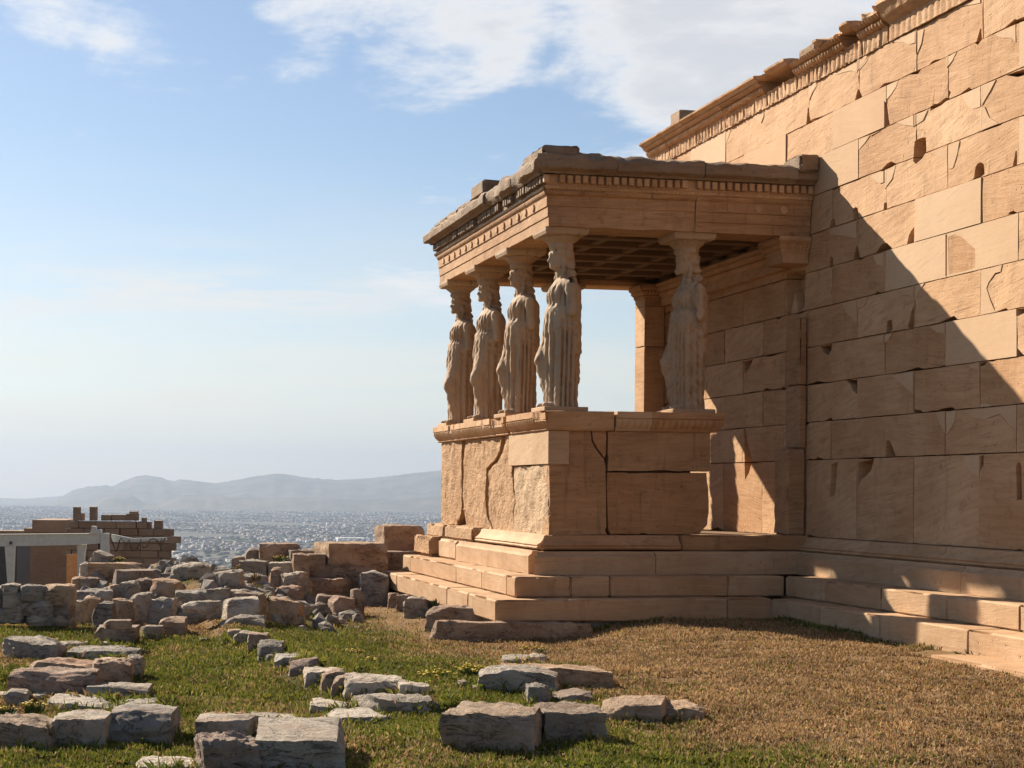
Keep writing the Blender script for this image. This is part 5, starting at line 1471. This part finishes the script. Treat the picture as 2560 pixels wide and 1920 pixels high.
hill('hill', [(60, 1262), (130, 1256), (180, 1226), (215, 1217), (265, 1213), (280, 1217), (300, 1206), (340, 1191), (362, 1188), (400, 1193), (430, 1203), (455, 1198), (500, 1204), (540, 1208), (580, 1202), (640, 1190), (690, 1184), (720, 1186), (760, 1193), (810, 1198), (850, 1200), (900, 1197), (950, 1193), (1000, 1187), (1050, 1181), (1100, 1176), (1300, 1160), (1600, 1150), (2000, 1180), (2300, 1225)], 11500, 2300, 3000, 6, 'long hazy mountain ridge behind the city')
hill('hill', [(150, 1275), (230, 1263), (262, 1244), (290, 1235), (330, 1238), (362, 1257), (400, 1258), (460, 1237), (520, 1239), (600, 1243), (700, 1246), (800, 1243), (900, 1250), (1000, 1246), (1100, 1240), (1400, 1235), (1700, 1262)], 9000, 900, 1500, 5, 'low dark wooded rise in front of the mountain ridge')
hill('hill', [(-900, 1235), (-500, 1222), (-200, 1238), (0, 1245), (60, 1247), (140, 1241), (230, 1240), (400, 1262)], 14000, 1800, 2000, 6, 'faint far-off ridge at the edge of the plain')

# ---------------------------------------------------------------- haze
m = bpy.data.materials.new('haze'); m.use_nodes = True; m.node_tree.nodes.clear(); g = G(m.node_tree)
pv = g.node('ShaderNodeVolumePrincipled', {'Color': c4((.37, .455, .60)), 'Density': HAZE, 'Anisotropy': .3})
g.node('ShaderNodeOutputMaterial', {'Volume': pv.outputs[0]})
hb = box('haze', (-17500, -17500, zp - 6), (17500, 17500, 420), m, None, 0)
tag(hb, 'pale blue haze filling the air over the plain', 'haze', kind='stuff')

# ---------------------------------------------------------------- turf
def turf(n, seed):
    rs = np.random.RandomState(seed)
    # sample the visible lawn evenly in the picture, with a margin all round
    u = rs.uniform(-800, 3300, n); dep = 1 / rs.uniform(1 / 26., 1 / 7.6, n)
    dep = np.where(rs.rand(n) < .55, rs.uniform(7.6, 19, n), dep)
    x = CAM.x + dep * (fw.x + (u - PCX) / FOC * rt0.x); y = CAM.y + dep * (fw.y + (u - PCX) / FOC * rt0.y)
    clump = np.array([mnoise.noise(Vector((a * 7, b * 7, 0))) for a, b in zip(x[::1], y[::1])]) if n < 60000 else None
    keep = ~((x > -4.42) & (y > -.9)) & ~((x > -.9)) & ~((x > -1.5) & (y < -4.8) & (y > -7.2) & (x > -1.45)) & (y < 9)
    x, y = x[keep], y[keep]
    if n > 60000:      # grass crowds against the feet of the stones
        ex, ey = [], []
        for cx, cy, hw, hd, r in FEET:
            k = int(420 * (hw + hd)); t = rs.uniform(0, 2 * np.pi, k)
            c, s_ = np.cos(t), np.sin(t); m_ = np.maximum(np.abs(c), np.abs(s_)); q = rs.uniform(.86, 1.12, k)
            lx, ly = c / m_ * hw * q, s_ / m_ * hd * q
            ex.append(cx + lx * math.cos(r) - ly * math.sin(r)); ey.append(cy + lx * math.sin(r) + ly * math.cos(r))
        FOOT_N[0] = sum(len(q) for q in ex)
        x = np.concatenate([x] + ex); y = np.concatenate([y] + ey)
    return x, y
FOOT_N = [0]
def hash2(x, y, f):
    """smooth value noise on arrays"""
    X, Y = x * f, y * f
    xi, yi = np.floor(X), np.floor(Y); xf, yf = X - xi, Y - yi
    def hv(a, b): return np.modf(np.abs(np.sin(a * 127.1 + b * 311.7) * 43758.5453))[0]
    sx, sy = xf * xf * (3 - 2 * xf), yf * yf * (3 - 2 * yf)
    return (hv(xi, yi) * (1 - sx) + hv(xi + 1, yi) * sx) * (1 - sy) + (hv(xi, yi + 1) * (1 - sx) + hv(xi + 1, yi + 1) * sx) * sy
def lookup(fn, x, y, step=.12):
    gx = np.arange(-16, 8, step); gy = np.arange(-13, 10, step)
    T = np.array([[fn(a, b) for b in gy] for a in gx])
    i = np.clip((x - gx[0]) / step, 0, len(gx) - 1.001); j = np.clip((y - gy[0]) / step, 0, len(gy) - 1.001)
    i0, j0 = i.astype(int), j.astype(int); a, b = i - i0, j - j0
    return (T[i0, j0] * (1 - a) + T[i0 + 1, j0] * a) * (1 - b) + (T[i0, j0 + 1] * (1 - a) + T[i0 + 1, j0 + 1] * a) * b
def blades(n, seed):
    rs = np.random.RandomState(seed)
    x, y = turf(n, seed)
    dry = lookup(dry_mask, x, y); z = lookup(terrain, x, y)
    patch = hash2(x, y, 5.) * .6 + hash2(x + 9, y, 13.) * .4
    foot = np.zeros(len(x)); foot[len(x) - FOOT_N[0]:] = 1
    keep = rs.rand(len(x)) < foot + np.clip(-.34 + 2.2 * patch - .1 * dry, .04, 1)
    x, y, z, dry, patch, foot = x[keep], y[keep], z[keep], dry[keep], patch[keep], foot[keep]
    n = len(x)
    L = rs.uniform(.018, .06, n) * (.45 + 1.1 * patch) * (1 - .3 * dry)
    wall = np.clip(1 - np.minimum(np.abs(y + .98) + 5 * (x < -4.4), np.abs(x + .98)) / .35, 0, 1)     # taller along the steps
    L *= 1 + .7 * wall + .9 * foot
    dry = np.clip(dry - .75 * wall, 0, 1)
    W = rs.uniform(.0045, .0105, n)
    th = rs.uniform(0, 2 * np.pi, n); lean = rs.uniform(.1, .9, n)
    th2 = rs.uniform(0, 2 * np.pi, n)
    V = np.zeros((n, 4, 3), np.float32)
    bx, by = np.cos(th) * W, np.sin(th) * W
    tx, ty = np.cos(th2) * L * lean, np.sin(th2) * L * lean
    V[:, 0] = np.stack([x - bx, y - by, z - .006], 1); V[:, 1] = np.stack([x + bx, y + by, z - .006], 1)
    V[:, 2] = np.stack([x + .5 * tx + bx * .9, y + .5 * ty + by * .9, z + L * .62], 1)
    V[:, 3] = np.stack([x + tx, y + ty, z + L * np.sqrt(1 - .7 * lean ** 2)], 1)
    F = np.array([(0, 1, 2), (0, 2, 3)])[None] + np.arange(n)[:, None, None] * 4
    F = F.reshape(-1, 3)
    me = bpy.data.meshes.new('grass')
    me.vertices.add(n * 4); me.vertices.foreach_set('co', V.reshape(-1))
    me.loops.add(len(F) * 3); me.loops.foreach_set('vertex_index', F.reshape(-1).astype(np.int32))
    me.polygons.add(len(F)); me.polygons.foreach_set('loop_start', np.arange(len(F), dtype=np.int32) * 3)
    me.update(calc_edges=True)
    g1 = np.array([.15, .165, .024]); g2 = np.array([.26, .22, .042]); g3 = np.array([.08, .098, .018])
    b1 = np.array([.35, .215, .10]); b2 = np.array([.48, .33, .175]); b3 = np.array([.22, .128, .058])
    r = rs.rand(n)[:, None]; r2 = rs.rand(n)[:, None]
    gc = np.where(r < .4, g1 + (g2 - g1) * r2, g3 + (g1 - g3) * r2)
    bc = np.where(r < .5, b1 + (b2 - b1) * r2, b3 + (b1 - b3) * r2)
    mixm = (rs.rand(n) < np.clip(dry * 1.05 + .05 + .45 * (hash2(x, y, 1.7) - .5), .06, .93))[:, None]
    c = np.where(mixm, bc, gc)
    c *= (.6 + .45 * hash2(x + 3, y + 5, 3.) + .3 * hash2(x, y + 2, 9.))[:, None]
    col = np.ones((n, 4, 4), np.float32); col[:, :, :3] = c[:, None]
    at = me.attributes.new('tint', 'FLOAT_COLOR', 'POINT'); at.data.foreach_set('color', col.reshape(-1))
    return me
m, g = new_mat('grass_blade')
tcol = g.node('ShaderNodeAttribute', attribute_name='tint').outputs['Color']
d_ = g.node('ShaderNodeBsdfPrincipled', {'Base Color': tcol, 'Roughness': .7, 'Specular IOR Level': .15})
tr = g.node('ShaderNodeBsdfTranslucent', {'Color': tcol})
mx = g.node('ShaderNodeMixShader', {0: .32, 1: d_.outputs[0], 2: tr.outputs[0]})
g.node('ShaderNodeOutputMaterial', {'Surface': mx.outputs[0]})
gm = blades(NBLADE, 21); gm.materials.append(m)
gr = link_mesh('grass', gm, None); tag(gr, 'short grass, green on the lower lawn and parched brown by the temple', 'grass', kind='stuff')

# dry seed heads and tiny pale flowers in the turf
rs = np.random.RandomState(4)
x, y = turf(26000, 8); dry = lookup(dry_mask, x, y); z = lookup(terrain, x, y)
keep = rs.rand(len(x)) < .25 + .6 * dry
x, y, z, dry = x[keep], y[keep], z[keep], dry[keep]; n = len(x)
r = rs.uniform(.004, .0085, n); hh = rs.uniform(.012, .05, n)
O = np.array([(1, 0, 0), (-1, 0, 0), (0, 1, 0), (0, -1, 0), (0, 0, 1), (0, 0, -1)], np.float32)
V = (np.stack([x, y, z + hh], 1)[:, None] + O[None] * r[:, None, None]).astype(np.float32)
Ft = np.array([(0, 2, 4), (2, 1, 4), (1, 3, 4), (3, 0, 4), (2, 0, 5), (1, 2, 5), (3, 1, 5), (0, 3, 5)])
F = (np.arange(n)[:, None, None] * 6 + Ft[None]).reshape(-1, 3)
me = bpy.data.meshes.new('seed_heads'); me.from_pydata(V.reshape(-1, 3).tolist(), [], F.tolist())
c = np.where((rs.rand(n) < .22)[:, None], np.array([.5, .46, .38]), np.array([.32, .21, .11])) * rs.uniform(.6, 1.1, n)[:, None]
col = np.ones((n, 6, 4), np.float32); col[:, :, :3] = c[:, None]
me.attributes.new('tint', 'FLOAT_COLOR', 'POINT').data.foreach_set('color', col.reshape(-1))
o = link_mesh('seed_heads', me, m); tag(o, 'dry seed heads and tiny pale flowers sprinkled through the turf', 'seed heads', kind='stuff')

# yellow flower clumps and weeds: each plant a thing
MAT['leaf'] = plain('weed_leaf', (.055, .08, .022), .7, .3, 0, 30)
MAT['yellow'] = plain('yellow_petal', (.5, .36, .025), .6, .15, 0, 60)
MAT['dryleaf'] = plain('dry_leaf', (.2, .14, .065), .8, .25, 0, 30)
def plant(u, v, wpx, hpx, nfl, label, leaf='leaf', dep=None, group=None, cat='flowers', name='flower_clump'):
    p = on_ground(u, v) if dep is None else at_depth(u, v, dep)
    d = (p - CAM).dot(fw); W = wpx / FOC * d / 2; Hh = hpx / FOC * d
    t = thing(name, p, label, cat, group)
    rr = random.Random(u * 3 + v)
    V, F = [], []
    heads = []
    for k in range(int(60 + 20 * W * 10)):
        a, rad = rr.uniform(0, 6.28), W * math.sqrt(rr.random())
        bx, by = p.x + rad * math.cos(a) * .6, p.y + rad * math.sin(a) * .6
        bz = p.z - .015
        h = Hh * rr.uniform(.35, 1) * (1.1 - .5 * rad / W)
        tip = Vector((p.x + rad * math.cos(a) * 1.1, p.y + rad * math.sin(a) * 1.1, bz + h))
        dx = Vector((rr.uniform(-1, 1), rr.uniform(-1, 1), 0)).normalized() * rr.uniform(.004, .009)
        i = len(V); mid = (Vector((bx, by, bz)) + tip) / 2 + Vector((0, 0, h * .1))
        V += [Vector((bx, by, bz)) - dx * .4, Vector((bx, by, bz)) + dx * .4, mid + dx, mid - dx, tip]
        F += [(i, i + 1, i + 2, i + 3), (i + 3, i + 2, i + 4)]
        heads.append(tip)
    mesh_obj('leaves', V, F, leaf, t)
    if nfl:
        heads.sort(key=lambda q: -q.z)
        bm = bmesh.new()
        for q in rr.sample(heads[:max(nfl, len(heads) // 2)], min(nfl, len(heads) // 2)):
            r_ = bmesh.ops.create_icosphere(bm, subdivisions=1, radius=rr.uniform(.010, .017))
            for w in r_['verts']: w.co = Vector((w.co.x, w.co.y, w.co.z * .6)) + q
        bm_obj('blossoms', bm, 'yellow', t)
YG = 'yellow wildflower clumps in the grass'
for a in [(880, 1640, 60, 26, 26, 'yellow wildflowers in the lawn between kerb row and porch'), (928, 1658, 34, 24, 14, 'small yellow flower tuft beside the wider clump in the lawn'),
          (1090, 1702, 110, 40, 34, 'broad drift of yellow flowers beyond the nearest kerb stone'), (1180, 1690, 80, 40, 34, 'dense yellow flowers against the long grey slab'),
          (1335, 1632, 70, 26, 16, 'yellow flowers behind the stones on the long slab'), (672, 1622, 50, 26, 22, 'yellow flowers growing over a kerb stone'),
          (620, 1565, 90, 26, 16, 'yellow-green weeds along the kerb row below the bank'), (745, 1532, 90, 22, 18, 'yellow flowers at the foot of the bulky block')]:
    plant(*a, group=YG)
for u, v, w_, h_, nf, dep, lab in [(85, 1778, 60, 40, 14, 10.3, 'yellow flowers in a grey cushion plant on the front rank stones'), (20, 1780, 50, 22, 10, 10.4, 'low yellow flowers on the knobbly boulder'),
                                (700, 1402, 44, 20, 18, 24.6, 'yellow plant growing on top of the bank'), (596, 1430, 30, 22, 8, 23.6, 'yellow-green plant at the foot of the tan upright stone'),
                                (660, 1500, 40, 26, 10, 20.0, 'yellow plant between flat brown slab and squared pale block'), (296, 1402, 40, 14, 12, 22.9, 'yellow-green weeds on the long tan block')]:
    plant(u, v, w_, h_, nf, lab, dep=dep, group=YG)
for u, v, w_, h_, dep, lab, lf in [(1088, 1512, 24, 22, 18.7, 'tuft of green grass sprouting beside the lowest porch step', 'leaf'), (275, 1835, 70, 80, 9.7, 'brown dry weed between the front rank stones', 'dryleaf'), (640, 1450, 30, 30, 23.2, 'dry grass tuft on the bank', 'dryleaf'),
                                    (1620, 1640, 60, 14, None, 'dark green weed mat on the dry lawn near the porch', 'leaf'), (1760, 1605, 70, 12, None, 'low green weeds by the shaded porch steps', 'leaf'), (2440, 1640, 130, 30, None, 'dark weeds along the lowest temple step', 'leaf'),
                                    (120, 1850, 30, 60, 9.2, 'tall grass stalks before the knobbly boulder', 'dryleaf'), (1180, 1725, 60, 34, None, 'bushy weeds at the thick end of the long slab', 'leaf'), (1400, 1880, 110, 30, None, 'weeds in the gap between the two squared blocks', 'leaf'), (560, 1812, 60, 14, None, 'green weeds on the grooved grey slab', 'leaf')]:
    plant(u, v, w_, h_, 0, lab, lf, dep=dep, cat='weeds', name='weed_tuft')
